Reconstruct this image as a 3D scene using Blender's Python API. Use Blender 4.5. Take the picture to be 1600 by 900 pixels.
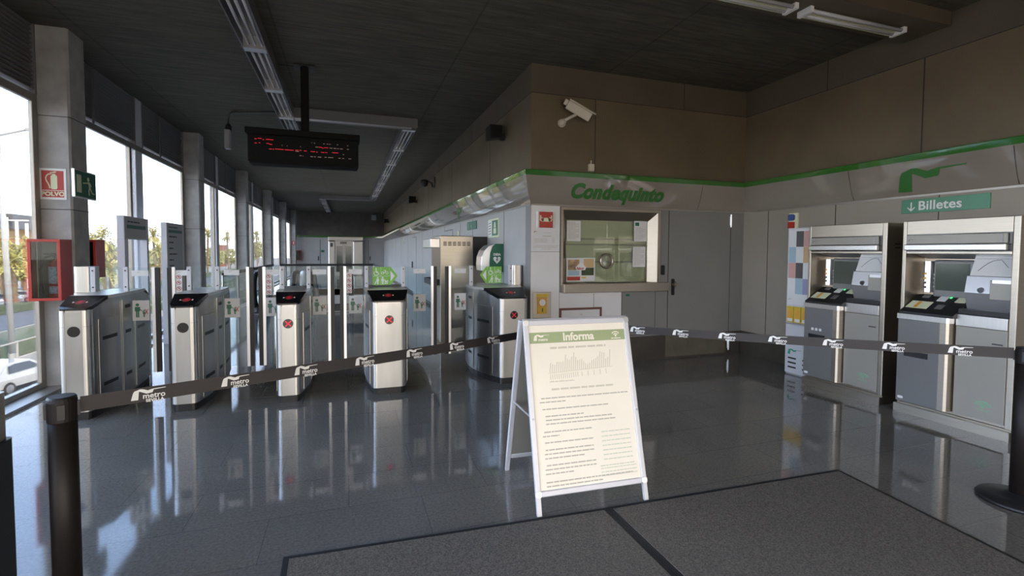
import bpy, bmesh, math, random
from mathutils import Vector, Matrix

# ------------------------------------------------------------------ reset
for o in list(bpy.data.objects):
    bpy.data.objects.remove(o, do_unlink=True)
scene = bpy.context.scene
COL = scene.collection
rnd = random.Random(7)

# ------------------------------------------------------------------ camera
F_PX, YAW, PIT, ROL, Y0 = 760.96, .3271, .0423, .0056, 425.64
CAM_H = 1.6
_f = Vector((math.sin(YAW), math.cos(YAW), 0)); _r = Vector((math.cos(YAW), -math.sin(YAW), 0)); _u = Vector((0, 0, 1))
_f2 = math.cos(PIT)*_f - math.sin(PIT)*_u
_u2 = math.cos(PIT)*_u + math.sin(PIT)*_f
_r3 = math.cos(ROL)*_r + math.sin(ROL)*_u2
_u3 = math.cos(ROL)*_u2 - math.sin(ROL)*_r
cd = bpy.data.cameras.new('camera')
cam = bpy.data.objects.new('camera', cd); COL.objects.link(cam)
m = Matrix((( _r3.x, _u3.x, -_f2.x, 0), (_r3.y, _u3.y, -_f2.y, 0), (_r3.z, _u3.z, -_f2.z, CAM_H), (0, 0, 0, 1)))
cam.matrix_world = m
cd.sensor_fit = 'HORIZONTAL'; cd.sensor_width = 36; cd.lens = F_PX/1600*36
cd.shift_y = -(450-Y0)/1600
cd.clip_start = .05; cd.clip_end = 2000
scene.camera = cam

# ------------------------------------------------------------------ light
SKY_STRENGTH = 7.6
SUN_STRENGTH = 11.0
EXPOSURE = 0.12
world = bpy.data.worlds.new('world'); scene.world = world; world.use_nodes = True
wn = world.node_tree.nodes; wl = world.node_tree.links; wn.clear()
wo = wn.new('ShaderNodeOutputWorld'); wb = wn.new('ShaderNodeBackground')
tc = wn.new('ShaderNodeTexCoord'); sx = wn.new('ShaderNodeSeparateXYZ'); cr = wn.new('ShaderNodeValToRGB')
wl.new(tc.outputs['Generated'], sx.inputs[0]); wl.new(sx.outputs['Z'], cr.inputs[0])
cr.color_ramp.elements[0].position = 0.0; cr.color_ramp.elements[0].color = (.93, .95, 1.0, 1)
cr.color_ramp.elements[1].position = 0.35; cr.color_ramp.elements[1].color = (0.44, 0.62, 1.0, 1)
# the sky is warm and bright round the low sun behind the camera, cooler opposite
dp_ = wn.new('ShaderNodeVectorMath'); dp_.operation = 'DOT_PRODUCT'; dp_.inputs[1].default_value = (.50, -.84, .2)
wl.new(tc.outputs['Generated'], dp_.inputs[0])
mr = wn.new('ShaderNodeMapRange'); mr.inputs[1].default_value = -.1; mr.inputs[2].default_value = .9; wl.new(dp_.outputs['Value'], mr.inputs[0])
wx = wn.new('ShaderNodeMix'); wx.data_type = 'RGBA'; wl.new(mr.outputs[0], wx.inputs[0]); wl.new(cr.outputs[0], wx.inputs[6]); wx.inputs[7].default_value = (.70, .64, .565, 1)
wl.new(wx.outputs[2], wb.inputs[0]); wb.inputs[1].default_value = SKY_STRENGTH
wl.new(wb.outputs[0], wo.inputs[0])
sd = bpy.data.lights.new('sun', 'SUN'); sd.energy = SUN_STRENGTH; sd.angle = math.radians(.6); sd.color = (1.0, .86, .66)
sun = bpy.data.objects.new('sun', sd); COL.objects.link(sun)
sun.rotation_euler = Vector((-0.45, 0.62, -0.68)).to_track_quat('-Z', 'Y').to_euler()
vs = scene.view_settings
vs.view_transform = 'Standard'; vs.look = 'None'; vs.gamma = 1; vs.exposure = EXPOSURE; vs.use_curve_mapping = False

# ------------------------------------------------------------------ materials
def mat(name, col, rough=.5, metal=0, spec=.5, noise=0, nscale=8, bump=0, bscale=40, emit=None, estr=0, stretch=None, coat=0):
    mt = bpy.data.materials.new(name); mt.use_nodes = True
    nt = mt.node_tree; n = nt.nodes; l = nt.links; b = n['Principled BSDF']
    b.inputs['Base Color'].default_value = (*col, 1); b.inputs['Roughness'].default_value = rough
    b.inputs['Metallic'].default_value = metal; b.inputs['Specular IOR Level'].default_value = spec
    b.inputs['Coat Weight'].default_value = coat
    if noise or bump:
        t = n.new('ShaderNodeTexCoord'); src = t.outputs['Object']
        if stretch:
            mp = n.new('ShaderNodeMapping'); mp.inputs['Scale'].default_value = stretch
            l.new(src, mp.inputs[0]); src = mp.outputs[0]
    if noise:
        nz = n.new('ShaderNodeTexNoise'); nz.inputs['Scale'].default_value = nscale; nz.inputs['Detail'].default_value = 6
        l.new(src, nz.inputs['Vector'])
        r = n.new('ShaderNodeValToRGB')
        r.color_ramp.elements[0].position = .3; r.color_ramp.elements[1].position = .7
        r.color_ramp.elements[0].color = (*[max(0, c*(1-noise)) for c in col], 1)
        r.color_ramp.elements[1].color = (*[min(1, c*(1+noise)) for c in col], 1)
        l.new(nz.outputs[0], r.inputs[0]); l.new(r.outputs[0], b.inputs['Base Color'])
    if bump:
        nb = n.new('ShaderNodeTexNoise'); nb.inputs['Scale'].default_value = bscale; nb.inputs['Detail'].default_value = 4
        l.new(src, nb.inputs['Vector'])
        bp = n.new('ShaderNodeBump'); bp.inputs['Strength'].default_value = bump; bp.inputs['Distance'].default_value = .01
        l.new(nb.outputs[0], bp.inputs['Height']); l.new(bp.outputs[0], b.inputs['Normal'])
    if emit:
        b.inputs['Emission Color'].default_value = (*emit, 1); b.inputs['Emission Strength'].default_value = estr
    return mt

def glass_mat(name, tint=(1, 1, 1), ior=1.5, refl=1.0):
    mt = bpy.data.materials.new(name); mt.use_nodes = True
    nt = mt.node_tree; n = nt.nodes; l = nt.links; n.clear()
    o = n.new('ShaderNodeOutputMaterial'); mx = n.new('ShaderNodeMixShader'); tr = n.new('ShaderNodeBsdfTransparent')
    gl = n.new('ShaderNodeBsdfGlossy'); fr = n.new('ShaderNodeFresnel'); fr.inputs[0].default_value = ior
    gl.inputs['Roughness'].default_value = .01; tr.inputs[0].default_value = (*tint, 1)
    mm = n.new('ShaderNodeMath'); mm.operation = 'MULTIPLY'; mm.inputs[1].default_value = refl
    l.new(fr.outputs[0], mm.inputs[0]); l.new(mm.outputs[0], mx.inputs[0]); l.new(tr.outputs[0], mx.inputs[1]); l.new(gl.outputs[0], mx.inputs[2])
    l.new(mx.outputs[0], o.inputs[0])
    return mt

def floor_mat():
    mt = bpy.data.materials.new('polished_granite_tiles'); mt.use_nodes = True
    nt = mt.node_tree; n = nt.nodes; l = nt.links; b = n['Principled BSDF']
    t = n.new('ShaderNodeTexCoord')
    br = n.new('ShaderNodeTexBrick'); br.offset = .5
    br.inputs['Scale'].default_value = 1; br.inputs['Brick Width'].default_value = .9; br.inputs['Row Height'].default_value = .45
    br.inputs['Mortar Size'].default_value = .0025; br.inputs['Mortar Smooth'].default_value = .1
    br.inputs['Color1'].default_value = (.205, .19, .172, 1); br.inputs['Color2'].default_value = (.185, .177, .165, 1)
    br.inputs['Mortar'].default_value = (.12, .118, .115, 1)
    l.new(t.outputs['Object'], br.inputs['Vector'])
    nz = n.new('ShaderNodeTexNoise'); nz.inputs['Scale'].default_value = 60; nz.inputs['Detail'].default_value = 8; nz.inputs['Roughness'].default_value = .7
    l.new(t.outputs['Object'], nz.inputs['Vector'])
    r = n.new('ShaderNodeValToRGB'); r.color_ramp.elements[0].position = .35; r.color_ramp.elements[1].position = .65
    r.color_ramp.elements[0].color = (.72, .72, .72, 1); r.color_ramp.elements[1].color = (1.2, 1.2, 1.2, 1)
    l.new(nz.outputs[0], r.inputs[0])
    n2 = n.new('ShaderNodeTexNoise'); n2.inputs['Scale'].default_value = .9; n2.inputs['Detail'].default_value = 4
    l.new(t.outputs['Object'], n2.inputs['Vector'])
    r2 = n.new('ShaderNodeValToRGB'); r2.color_ramp.elements[0].position = .35; r2.color_ramp.elements[1].position = .7
    r2.color_ramp.elements[0].color = (.85, .85, .85, 1); r2.color_ramp.elements[1].color = (1.1, 1.08, 1.05, 1)
    l.new(n2.outputs[0], r2.inputs[0])
    m1 = n.new('ShaderNodeMix'); m1.data_type = 'RGBA'; m1.blend_type = 'MULTIPLY'; m1.inputs[0].default_value = 1
    l.new(br.outputs['Color'], m1.inputs[6]); l.new(r.outputs[0], m1.inputs[7])
    m2 = n.new('ShaderNodeMix'); m2.data_type = 'RGBA'; m2.blend_type = 'MULTIPLY'; m2.inputs[0].default_value = 1
    l.new(m1.outputs[2], m2.inputs[6]); l.new(r2.outputs[0], m2.inputs[7])
    b.inputs['Specular IOR Level'].default_value = 1.0
    l.new(m2.outputs[2], b.inputs['Base Color'])
    rr = n.new('ShaderNodeMapRange'); rr.inputs[1].default_value = .3; rr.inputs[2].default_value = .7; rr.inputs[3].default_value = .035; rr.inputs[4].default_value = .08
    l.new(n2.outputs[0], rr.inputs[0]); l.new(rr.outputs[0], b.inputs['Roughness'])
    bp = n.new('ShaderNodeBump'); bp.inputs['Strength'].default_value = .25; bp.inputs['Distance'].default_value = .002; bp.invert = True
    l.new(br.outputs['Fac'], bp.inputs['Height']); l.new(bp.outputs[0], b.inputs['Normal'])
    return mt

def concrete_ceiling():
    mt = bpy.data.materials.new('board_marked_concrete'); mt.use_nodes = True
    nt = mt.node_tree; n = nt.nodes; l = nt.links; b = n['Principled BSDF']; b.inputs['Roughness'].default_value = .85
    t = n.new('ShaderNodeTexCoord'); mp = n.new('ShaderNodeMapping'); mp.inputs['Scale'].default_value = (1.2, 14, 1)
    l.new(t.outputs['Object'], mp.inputs[0])
    nz = n.new('ShaderNodeTexNoise'); nz.inputs['Scale'].default_value = 1.6; nz.inputs['Detail'].default_value = 8; nz.inputs['Roughness'].default_value = .65
    l.new(mp.outputs[0], nz.inputs['Vector'])
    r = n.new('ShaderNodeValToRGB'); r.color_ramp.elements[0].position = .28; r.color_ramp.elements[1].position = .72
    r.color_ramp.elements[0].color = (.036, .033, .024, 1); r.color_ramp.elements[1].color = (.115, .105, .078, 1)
    l.new(nz.outputs[0], r.inputs[0])
    br = n.new('ShaderNodeTexBrick'); br.offset = 0; br.inputs['Scale'].default_value = 1
    br.inputs['Brick Width'].default_value = 2.1; br.inputs['Row Height'].default_value = 12.4; br.inputs['Mortar Size'].default_value = .012
    br.inputs['Color1'].default_value = (1, 1, 1, 1); br.inputs['Color2'].default_value = (.9, .9, .9, 1); br.inputs['Mortar'].default_value = (.6, .6, .6, 1)
    mj = n.new('ShaderNodeMapping'); mj.inputs['Location'].default_value = (.74, 4, 0); l.new(t.outputs['Object'], mj.inputs[0]); l.new(mj.outputs[0], br.inputs['Vector'])
    m1 = n.new('ShaderNodeMix'); m1.data_type = 'RGBA'; m1.blend_type = 'MULTIPLY'; m1.inputs[0].default_value = 1
    l.new(r.outputs[0], m1.inputs[6]); l.new(br.outputs['Color'], m1.inputs[7]); l.new(m1.outputs[2], b.inputs['Base Color'])
    bp = n.new('ShaderNodeBump'); bp.inputs['Strength'].default_value = .3; bp.inputs['Distance'].default_value = .01
    l.new(nz.outputs[0], bp.inputs['Height']); l.new(bp.outputs[0], b.inputs['Normal'])
    return mt

M = dict(
    floor=floor_mat(), ceiling=concrete_ceiling(),
    concrete=mat('column_concrete', (.37, .36, .345), .85, noise=.16, nscale=5, bump=.25, bscale=30),
    panel=mat('grey_wall_panel', (.40, .395, .385), .45, noise=.03, nscale=3),
    pillar=mat('pale_pillar_panel', (.74, .73, .73), .45, noise=.03, nscale=3),
    panel_warmlit=mat('warm_lit_wall_panel', (.31, .275, .23), .5, noise=.03, nscale=3),  # warm light on the right wall is put into this panel colour
    panel_r=mat('grey_wall_panel_plain', (.22, .213, .203), .5, noise=.03, nscale=3),
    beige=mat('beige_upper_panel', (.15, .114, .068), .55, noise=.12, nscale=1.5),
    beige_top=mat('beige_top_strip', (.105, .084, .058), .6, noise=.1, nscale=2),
    darkwall=mat('dark_far_wall', (.09, .08, .07), .7, noise=.2, nscale=3),
    seam=mat('panel_joint', (.05, .045, .04), .9),
    fascia=mat('glossy_fascia_glass', (.27, .235, .195), .05, spec=1.0, coat=1, noise=.04, nscale=2),
    fgreen=mat('glossy_fascia_green', (.04, .165, .025), .06, spec=.8, coat=.7),
    green=mat('letter_green', (.035, .16, .03), .35),
    signgreen=mat('sign_green', (.05, .24, .13), .3, noise=.1, nscale=3),
    exitgreen=mat('exit_sign_green', (.01, .12, .07), .35),
    brightgreen=mat('bright_green', (.20, .52, .07), .45),
    white=mat('white_print', (.80, .80, .79), .5),
    offwhite=mat('cream_print', (.72, .74, .52), .5),
    paper=mat('paper', (.72, .72, .72), .6, noise=.03, nscale=4),
    cream=mat('cream_poster', (.93, .87, .75), .4, noise=.02, nscale=4),
    posterhead=mat('poster_olive_band', (.36, .43, .22), .4),
    ink=mat('grey_ink', (.52, .48, .41), .6),
    inklight=mat('pale_ink', (.68, .63, .52), .6),
    inkgreen=mat('pale_green_ink', (.62, .66, .53), .6),
    inkdark=mat('dark_ink', (.06, .06, .07), .6),
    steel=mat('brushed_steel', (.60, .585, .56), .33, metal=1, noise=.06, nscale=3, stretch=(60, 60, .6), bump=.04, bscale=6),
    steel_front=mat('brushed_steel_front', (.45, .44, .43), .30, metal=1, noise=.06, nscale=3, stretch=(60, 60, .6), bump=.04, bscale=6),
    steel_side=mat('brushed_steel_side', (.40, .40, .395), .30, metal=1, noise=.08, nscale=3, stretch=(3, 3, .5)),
    steel_warm=mat('brushed_steel_machine', (.48, .43, .36), .36, metal=1, noise=.06, nscale=3, stretch=(1, .6, 60), bump=.03, bscale=5),
    boardframe=mat('white_anodised_frame', (.66, .66, .70), .38, metal=.15),
    alu=mat('anodised_aluminium', (.74, .74, .76), .32, metal=.85),
    window_alu=mat('window_frame_aluminium', (.40, .375, .34), .4, metal=.9),
    postpaint=mat('pale_grey_paint', (.62, .62, .65), .45),
    louver=mat('dark_louver', (.20, .195, .195), .45, metal=.3),
    black=mat('black_rubber', (.012, .012, .013), .45),
    blackgloss=mat('black_gloss', (.006, .006, .007), .15),
    displayblack=mat('matt_display_black', (.006, .006, .006), .7, spec=.15),
    blackpost=mat('black_painted_post', (.012, .009, .008), .5, spec=.3),
    tape=mat('dark_tape', (.033, .028, .028), .55, bump=.2, bscale=400),
    mat_pile=mat('charcoal_mat_pile', (.145, .128, .11), .95, noise=.5, nscale=120, bump=.8, bscale=260),
    mat_edge=mat('black_mat_edge', (.018, .018, .02), .7),
    red=mat('red_cabinet', (.42, .03, .02), .32),
    signred=mat('sign_red', (.45, .05, .035), .45),
    led=mat('red_lamp', (.2, .005, .01), .4, emit=(1, .03, .05), estr=.75),
    leddim=mat('dim_red_lamp', (.12, .01, .01), .4, emit=(1, .05, .05), estr=.05),
    ledwhite=mat('pale_lamp', (.3, .2, .18), .4, emit=(1, .7, .6), estr=.22),
    ledcross=mat('dim_cross_lamp', (.2, .01, .01), .4, emit=(1, .03, .05), estr=.25),
    greenlamp=mat('small_green_lamp', (.05, .4, .1), .4, emit=(.1, 1, .3), estr=1.0),
    yellow=mat('yellow_plate', (.70, .48, .04), .45),
    orange=mat('orange_print', (.75, .38, .06), .5),
    blue=mat('blue_plastic', (.05, .10, .28), .4),
    greyplastic=mat('grey_plastic', (.35, .35, .36), .45),
    totemgrey=mat('totem_face_grey', (.46, .46, .455), .5),
    machinegrey=mat('machine_grey_panel', (.19, .19, .19), .4, metal=.3),
    machinelight=mat('machine_light_panel', (.33, .315, .28), .42, metal=.3),
    screen=mat('dark_screen', (.07, .085, .07), .12),
    blind=mat('office_blind', (.60, .63, .49), .7),
    camcase=mat('camera_casing', (.60, .53, .42), .5),
    tube=mat('lamp_tube_glass', (.50, .50, .53), .25),
    lampchannel=mat('lamp_channel_metal', (.20, .20, .21), .4, metal=.5),
    plinth=mat('dark_stone_plinth', (.055, .048, .038), .4, noise=.2, nscale=4),
    plinth_l=mat('worn_plinth_panel', (.11, .095, .072), .45, noise=.2, nscale=5),
    cablegrey=mat('grey_conduit', (.08, .08, .08), .5),
    asphalt=mat('asphalt', (.065, .065, .075), .9, noise=.1, nscale=.5),
    pavement=mat('pavement', (.22, .20, .175), .9, noise=.1, nscale=.6),
    grass=mat('verge_grass', (.085, .085, .05), .95, noise=.4, nscale=2),
    hedge=mat('hedge_leaf', (.06, .072, .035), .9, noise=.5, nscale=6),
    frond=mat('palm_frond', (.34, .31, .10), .7, noise=.35, nscale=3),
    leaf=mat('tree_leaf', (.26, .26, .10), .8, noise=.4, nscale=2),
    trunk=mat('palm_trunk', (.17, .12, .08), .9, noise=.3, nscale=6),
    wallorange=mat('ochre_wall', (.36, .21, .09), .8),
    wallpale=mat('pale_wall', (.38, .35, .32), .8),
    wallpink=mat('brick_wall', (.22, .085, .06), .8),
    roofgrey=mat('grey_roof', (.08, .08, .09), .6),
    carpaint=mat('white_car_paint', (.36, .365, .38), .15, coat=1),
    carpaint2=mat('silver_car_paint', (.20, .21, .22), .2, coat=1),
    carglass=mat('dark_car_glass', (.02, .025, .035), .06),
    tyre=mat('tyre', (.015, .015, .015), .8),
    rim=mat('alloy_rim', (.35, .35, .37), .35, metal=.8),
    taillight=mat('tail_light', (.45, .02, .02), .2),
    aed=mat('defibrillator_green', (.01, .13, .07), .35),
    plaza=mat('plaza_paving', (.30, .24, .165), .9, noise=.1, nscale=1),
    skin_photo=mat('poster_photo', (.45, .30, .18), .6, noise=.6, nscale=9),
    pastel_pink=mat('leaflet_pink', (.62, .36, .33), .6), pastel_blue=mat('leaflet_blue', (.36, .50, .60), .6),
    pastel_orange=mat('leaflet_orange', (.62, .42, .22), .6), leaf_dark=mat('leaflet_charcoal', (.10, .10, .10), .6),
    leaf_lav=mat('leaflet_lavender', (.30, .31, .48), .6),
)
M['winglass'] = glass_mat('window_glass', (.95, .97, .97), 1.45, .7)
M['gateglass'] = glass_mat('gate_glass', (.93, .965, .965), 1.5, .4)
M['caseglass'] = glass_mat('cabinet_glass', (.72, .74, .72), 1.5, .6)
M['officeglass'] = glass_mat('office_glass', (.90, .92, .87), 1.5, 1.0)

# ------------------------------------------------------------------ mesh helpers
def bm_new(): return bmesh.new()

def add_box(bm, x0, x1, y0, y1, z0, z1, mtx=None):
    vs_ = [bm.verts.new((x, y, z)) for z in (z0, z1) for y in (y0, y1) for x in (x0, x1)]
    fs = [(0, 2, 3, 1), (4, 5, 7, 6), (0, 1, 5, 4), (2, 6, 7, 3), (0, 4, 6, 2), (1, 3, 7, 5)]
    for f in fs: bm.faces.new([vs_[i] for i in f])
    if mtx is not None:
        for v in vs_: v.co = mtx @ v.co
    return vs_

def add_prism(bm, poly, d0, d1, axis='z', mtx=None):
    """extrude a polygon (list of 2-D points) along an axis"""
    def P(a, b, c):
        if axis == 'z': return (a, b, c)
        if axis == 'y': return (a, c, b)
        return (c, a, b)
    lo = [bm.verts.new(P(a, b, d0)) for a, b in poly]; hi = [bm.verts.new(P(a, b, d1)) for a, b in poly]
    n = len(poly)
    bm.faces.new(lo[::-1]); bm.faces.new(hi)
    for i in range(n):
        bm.faces.new((lo[i], lo[(i+1) % n], hi[(i+1) % n], hi[i]))
    if mtx is not None:
        for v in lo+hi: v.co = mtx @ v.co

def add_cyl(bm, p0, p1, r0, r1=None, seg=16, cap=True):
    p0 = Vector(p0); p1 = Vector(p1); r1 = r0 if r1 is None else r1
    d = (p1-p0).normalized(); a = d.orthogonal().normalized(); b = d.cross(a)
    A = []; B = []
    for i in range(seg):
        t = 2*math.pi*i/seg; o = a*math.cos(t)+b*math.sin(t)
        A.append(bm.verts.new(p0+o*r0)); B.append(bm.verts.new(p1+o*r1))
    for i in range(seg):
        j = (i+1) % seg
        bm.faces.new((A[i], A[j], B[j], B[i]))
    if cap:
        bm.faces.new(A[::-1]); bm.faces.new(B)

def add_tube(bm, pts, r, seg=8):
    pts = [Vector(p) for p in pts]; rings = []; a = None
    for i, p in enumerate(pts):
        d = (pts[min(i+1, len(pts)-1)]-pts[max(i-1, 0)]).normalized()
        a = d.orthogonal().normalized() if a is None else (a-d*a.dot(d)).normalized()
        b = d.cross(a)
        rings.append([bm.verts.new(p+(a*math.cos(2*math.pi*k/seg)+b*math.sin(2*math.pi*k/seg))*r) for k in range(seg)])
    for A, B in zip(rings, rings[1:]):
        for k in range(seg):
            bm.faces.new((A[k], A[(k+1) % seg], B[(k+1) % seg], B[k]))
    bm.faces.new(rings[0][::-1]); bm.faces.new(rings[-1])

def add_lathe(bm, prof, c=(0, 0, 0), seg=24):
    rings = []
    for r, z in prof:
        rings.append([bm.verts.new((c[0]+r*math.cos(2*math.pi*k/seg), c[1]+r*math.sin(2*math.pi*k/seg), c[2]+z)) for k in range(seg)])
    for A, B in zip(rings, rings[1:]):
        for k in range(seg):
            bm.faces.new((A[k], A[(k+1) % seg], B[(k+1) % seg], B[k]))
    bm.faces.new(rings[0][::-1]); bm.faces.new(rings[-1])

def loc_of(p):
    # parts are modelled in world coordinates, so only a top-level root has an offset to undo
    return Vector(p.location) if p.parent is None else Vector((0, 0, 0))

def obj(name, bm, material, parent=None, world_=True, bevel=0, smooth=False, label=None):
    """links bm as ONE mesh object; world_ = the coordinates are world ones even below a parent"""
    bmesh.ops.recalc_face_normals(bm, faces=bm.faces)
    me = bpy.data.meshes.new(name); bm.to_mesh(me); bm.free()
    me.materials.append(material)
    o = bpy.data.objects.new(name, me); COL.objects.link(o)
    if smooth:
        for p in me.polygons: p.use_smooth = True
    if bevel:
        md = o.modifiers.new('bevel', 'BEVEL'); md.width = bevel; md.segments = 2; md.limit_method = 'ANGLE'
    if parent is not None:
        o.parent = parent
        if world_: o.matrix_parent_inverse = Matrix.Translation(-loc_of(parent))
    if label: o['label'] = label
    return o

def thing(name, label, cat, loc=(0, 0, 0), rotz=0, group=None):
    o = bpy.data.objects.new(name, None); COL.objects.link(o); o.empty_display_size = .2
    o.location = loc; o.rotation_euler = (0, 0, rotz); o['label'] = label; o['category'] = cat
    if group: o['group'] = group
    return o

def tag(o, label, cat, group=None):
    o['label'] = label; o['category'] = cat
    if group: o['group'] = group
    return o

def struct(o, label=None, cat=None):
    o['kind'] = 'structure'
    if label: o['label'] = label
    if cat: o['category'] = cat
    return o

def bx(name, material, x0, x1, y0, y1, z0, z1, parent=None, world_=True, bevel=0, label=None):
    bm = bm_new(); add_box(bm, x0, x1, y0, y1, z0, z1)
    return obj(name, bm, material, parent, world_, bevel, label=label)

def text_bm(s, size, mtx, bold=0., shear=0., depth=.002, spacing=1.0, align='CENTER'):
    cu = bpy.data.curves.new('t', 'FONT'); cu.body = s; cu.size = size; cu.offset = bold; cu.shear = shear
    cu.extrude = depth/2; cu.align_x = align; cu.align_y = 'CENTER'; cu.space_character = spacing; cu.resolution_u = 4
    to = bpy.data.objects.new('t', cu); COL.objects.link(to)
    dg = bpy.context.evaluated_depsgraph_get()
    me = bpy.data.meshes.new_from_object(to.evaluated_get(dg))
    bpy.data.objects.remove(to, do_unlink=True); bpy.data.curves.remove(cu)
    bm = bm_new(); bm.from_mesh(me); bpy.data.meshes.remove(me)
    for v in bm.verts: v.co = mtx @ v.co
    return bm

def merge(bm, other):
    me = bpy.data.meshes.new('x'); other.to_mesh(me); other.free(); bm.from_mesh(me); bpy.data.meshes.remove(me)

# frames: local (u right, v up, w outward) -> world
def frame_front(x, y, z):   # wall facing the camera (-Y)
    return Matrix(((1, 0, 0, x), (0, 0, -1, y), (0, 1, 0, z), (0, 0, 0, 1)))
def frame_right(x, y, z):   # wall on the right facing -X; u runs towards -Y
    return Matrix(((0, 0, -1, x), (-1, 0, 0, y), (0, 1, 0, z), (0, 0, 0, 1)))
def frame_left(x, y, z):    # face looking +X; u runs towards +Y
    return Matrix(((0, 0, 1, x), (1, 0, 0, y), (0, 1, 0, z), (0, 0, 0, 1)))

def plate(name, material, mtx, u0, u1, v0, v1, w0, w1, parent=None, bevel=0, label=None):
    bm = bm_new(); add_box(bm, u0, u1, v0, v1, w0, w1, mtx)
    return obj(name, bm, material, parent, True, bevel, label=label)

def poly_plate(bm, pts, w0, w1, mtx): add_prism(bm, pts, w0, w1, 'z', mtx)

LOGO = [(80, 435), (130, 240), (160, 185), (290, 140), (350, 145), (420, 175), (475, 200), (520, 185), (600, 170), (895, 165),
        (895, 180), (610, 195), (590, 250), (575, 275), (440, 290), (350, 240), (280, 205), (265, 215), (245, 440)]
LOGO = [((a-80)/815, (440-b)/815) for a, b in LOGO][::-1]     # unit width
def logo_bm(mtx, w, depth=.002, words=False):
    bm = bm_new()
    poly_plate(bm, [(a*w, b*w) for a, b in LOGO], 0, depth, mtx)
    return bm

def disc_poly(r, n=20, cx=0, cy=0): return [(cx+r*math.cos(2*math.pi*k/n), cy+r*math.sin(2*math.pi*k/n)) for k in range(n)]
def rrect(x0, x1, y0, y1, r, n=5):
    pts = []
    for cx, cy, a in ((x1-r, y1-r, 0), (x0+r, y1-r, 90), (x0+r, y0+r, 180), (x1-r, y0+r, 270)):
        for k in range(n+1):
            t = math.radians(a+90*k/n); pts.append((cx+r*math.cos(t), cy+r*math.sin(t)))
    return pts

def dup_tree(o, parent=None):
    c = o.copy(); COL.objects.link(c)
    if parent is not None: c.parent = parent
    for ch in list(o.children): dup_tree(ch, c)
    return c

def person_icon(bm, mtx, cx, cy, h, w0=0, w1=.0015):
    poly_plate(bm, disc_poly(h*.11, 12, cx, cy+h*.41), w0, w1, mtx)
    poly_plate(bm, [(cx-h*.16, cy+h*.26), (cx-h*.16, cy-h*.06), (cx-h*.10, cy-h*.06), (cx-h*.10, cy-h*.5), (cx-h*.01, cy-h*.5), (cx-h*.01, cy-h*.1),
                    (cx+h*.01, cy-h*.1), (cx+h*.01, cy-h*.5), (cx+h*.10, cy-h*.5), (cx+h*.10, cy-h*.06), (cx+h*.16, cy-h*.06), (cx+h*.16, cy+h*.26)], w0, w1, mtx)

# ================================================================== SETTING
XL, XR, YW, XK, YFAR, ZC = -3.1, 5.93, 6.124, 2.34, 33.4, 4.1
YB = -3.6     # where the roofed hall opens to the square behind the camera
# floor with the escalator well cut out (X -2.5..0.9, Y 15..21)
bm = bm_new()
def quad(bm, x0, x1, y0, y1, z): bm.faces.new([bm.verts.new(p) for p in ((x0, y0, z), (x1, y0, z), (x1, y1, z), (x0, y1, z))])
WX0, WX1, WY0, WY1 = -2.45, .95, 14.9, 21.6
for a in ((-3.25, XR, YB, WY0), (-3.25, WX0, WY0, WY1), (WX1, XR, WY0, WY1), (-3.25, XR, WY1, YFAR)):
    add_box(bm, a[0], a[1]+(.3 if a[1] == XR else 0), a[2], a[3], -.25, 0)
struct(obj('floor', bm, M['floor']))
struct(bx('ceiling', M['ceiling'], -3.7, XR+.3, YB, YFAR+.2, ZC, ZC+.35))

# right wall: grey cladding below, beige above
wr = bx('wall_right', M['panel_warmlit'], XR, XR+.25, YB, YW+.3, .37, 2.26); struct(wr)
bx('upper_panel', M['beige'], XR, XR+.25, YB, YW+.3, 2.26, 3.72, wr)
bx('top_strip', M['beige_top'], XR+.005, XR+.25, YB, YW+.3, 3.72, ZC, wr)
bx('plinth', M['plinth'], XR+.03, XR+.25, YB, YW+.3, 0, .37, wr)
bm = bm_new()
for y in (4.77, 2.6, .4): add_box(bm, XR-.002, XR, y-.006, y+.006, 3.72, ZC)
for y in (3.64, 1.3, -1): add_box(bm, XR-.002, XR, y-.007, y+.007, 2.6, 3.72)
for y in (5.65, 4.6, 3.45, 2.2, 1.0): add_box(bm, XR-.002, XR, y-.005, y+.005, .37, 2.25)
add_box(bm, XR-.002, XR, YB, YW, 3.714, 3.724)
obj('panel_joint', bm, M['seam'], wr)

# kiosk front wall (with an opening for the ticket window) and corridor wall
TW = (2.79, 4.36, 1.15, 2.20)      # outer opening of the ticket window
wf = thing('wall_front', 'grey panelled front of the ticket office', 'wall', (XK, YW, 0)); wf['kind'] = 'structure'
bm = bm_new()
add_box(bm, XK, TW[0], YW, YW+.2, .37, 2.26); add_box(bm, TW[1], XR, YW, YW+.2, .37, 2.26)
add_box(bm, TW[0], TW[1], YW, YW+.2, .37, TW[2]); add_box(bm, TW[0], TW[1], YW, YW+.2, TW[3], 2.26)
obj('grey_panel', bm, M['panel_r'], wf)
bx('upper_panel', M['beige'], XK, XR, YW, YW+.2, 2.26, 3.72, wf)
bx('pillar_panel', M['pillar'], XK+.004, 2.764, YW-.0012, YW+.01, .37, 2.225, wf)
bx('under_counter_panel', M['pillar'], 2.77, 3.745, YW-.0012, YW+.01, .37, 1.04, wf)
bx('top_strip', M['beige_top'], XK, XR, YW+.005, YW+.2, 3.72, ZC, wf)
bx('plinth', M['plinth'], XK+.03, XR, YW+.03, YW+.2, 0, .37, wf)
bx('plinth_panel', M['plinth_l'], 4.53, 5.64, YW+.02, YW+.03, .03, .365, wf)
bm = bm_new()
for x in (3.29,): add_box(bm, x-.006, x+.006, YW-.002, YW, 2.6, 3.72)
for x in (4.76,): add_box(bm, x-.006, x+.006, YW-.002, YW, 3.72, ZC)
for x in (3.30,): add_box(bm, x-.003, x+.003, YW-.002, YW, .37, 1.02)
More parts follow.
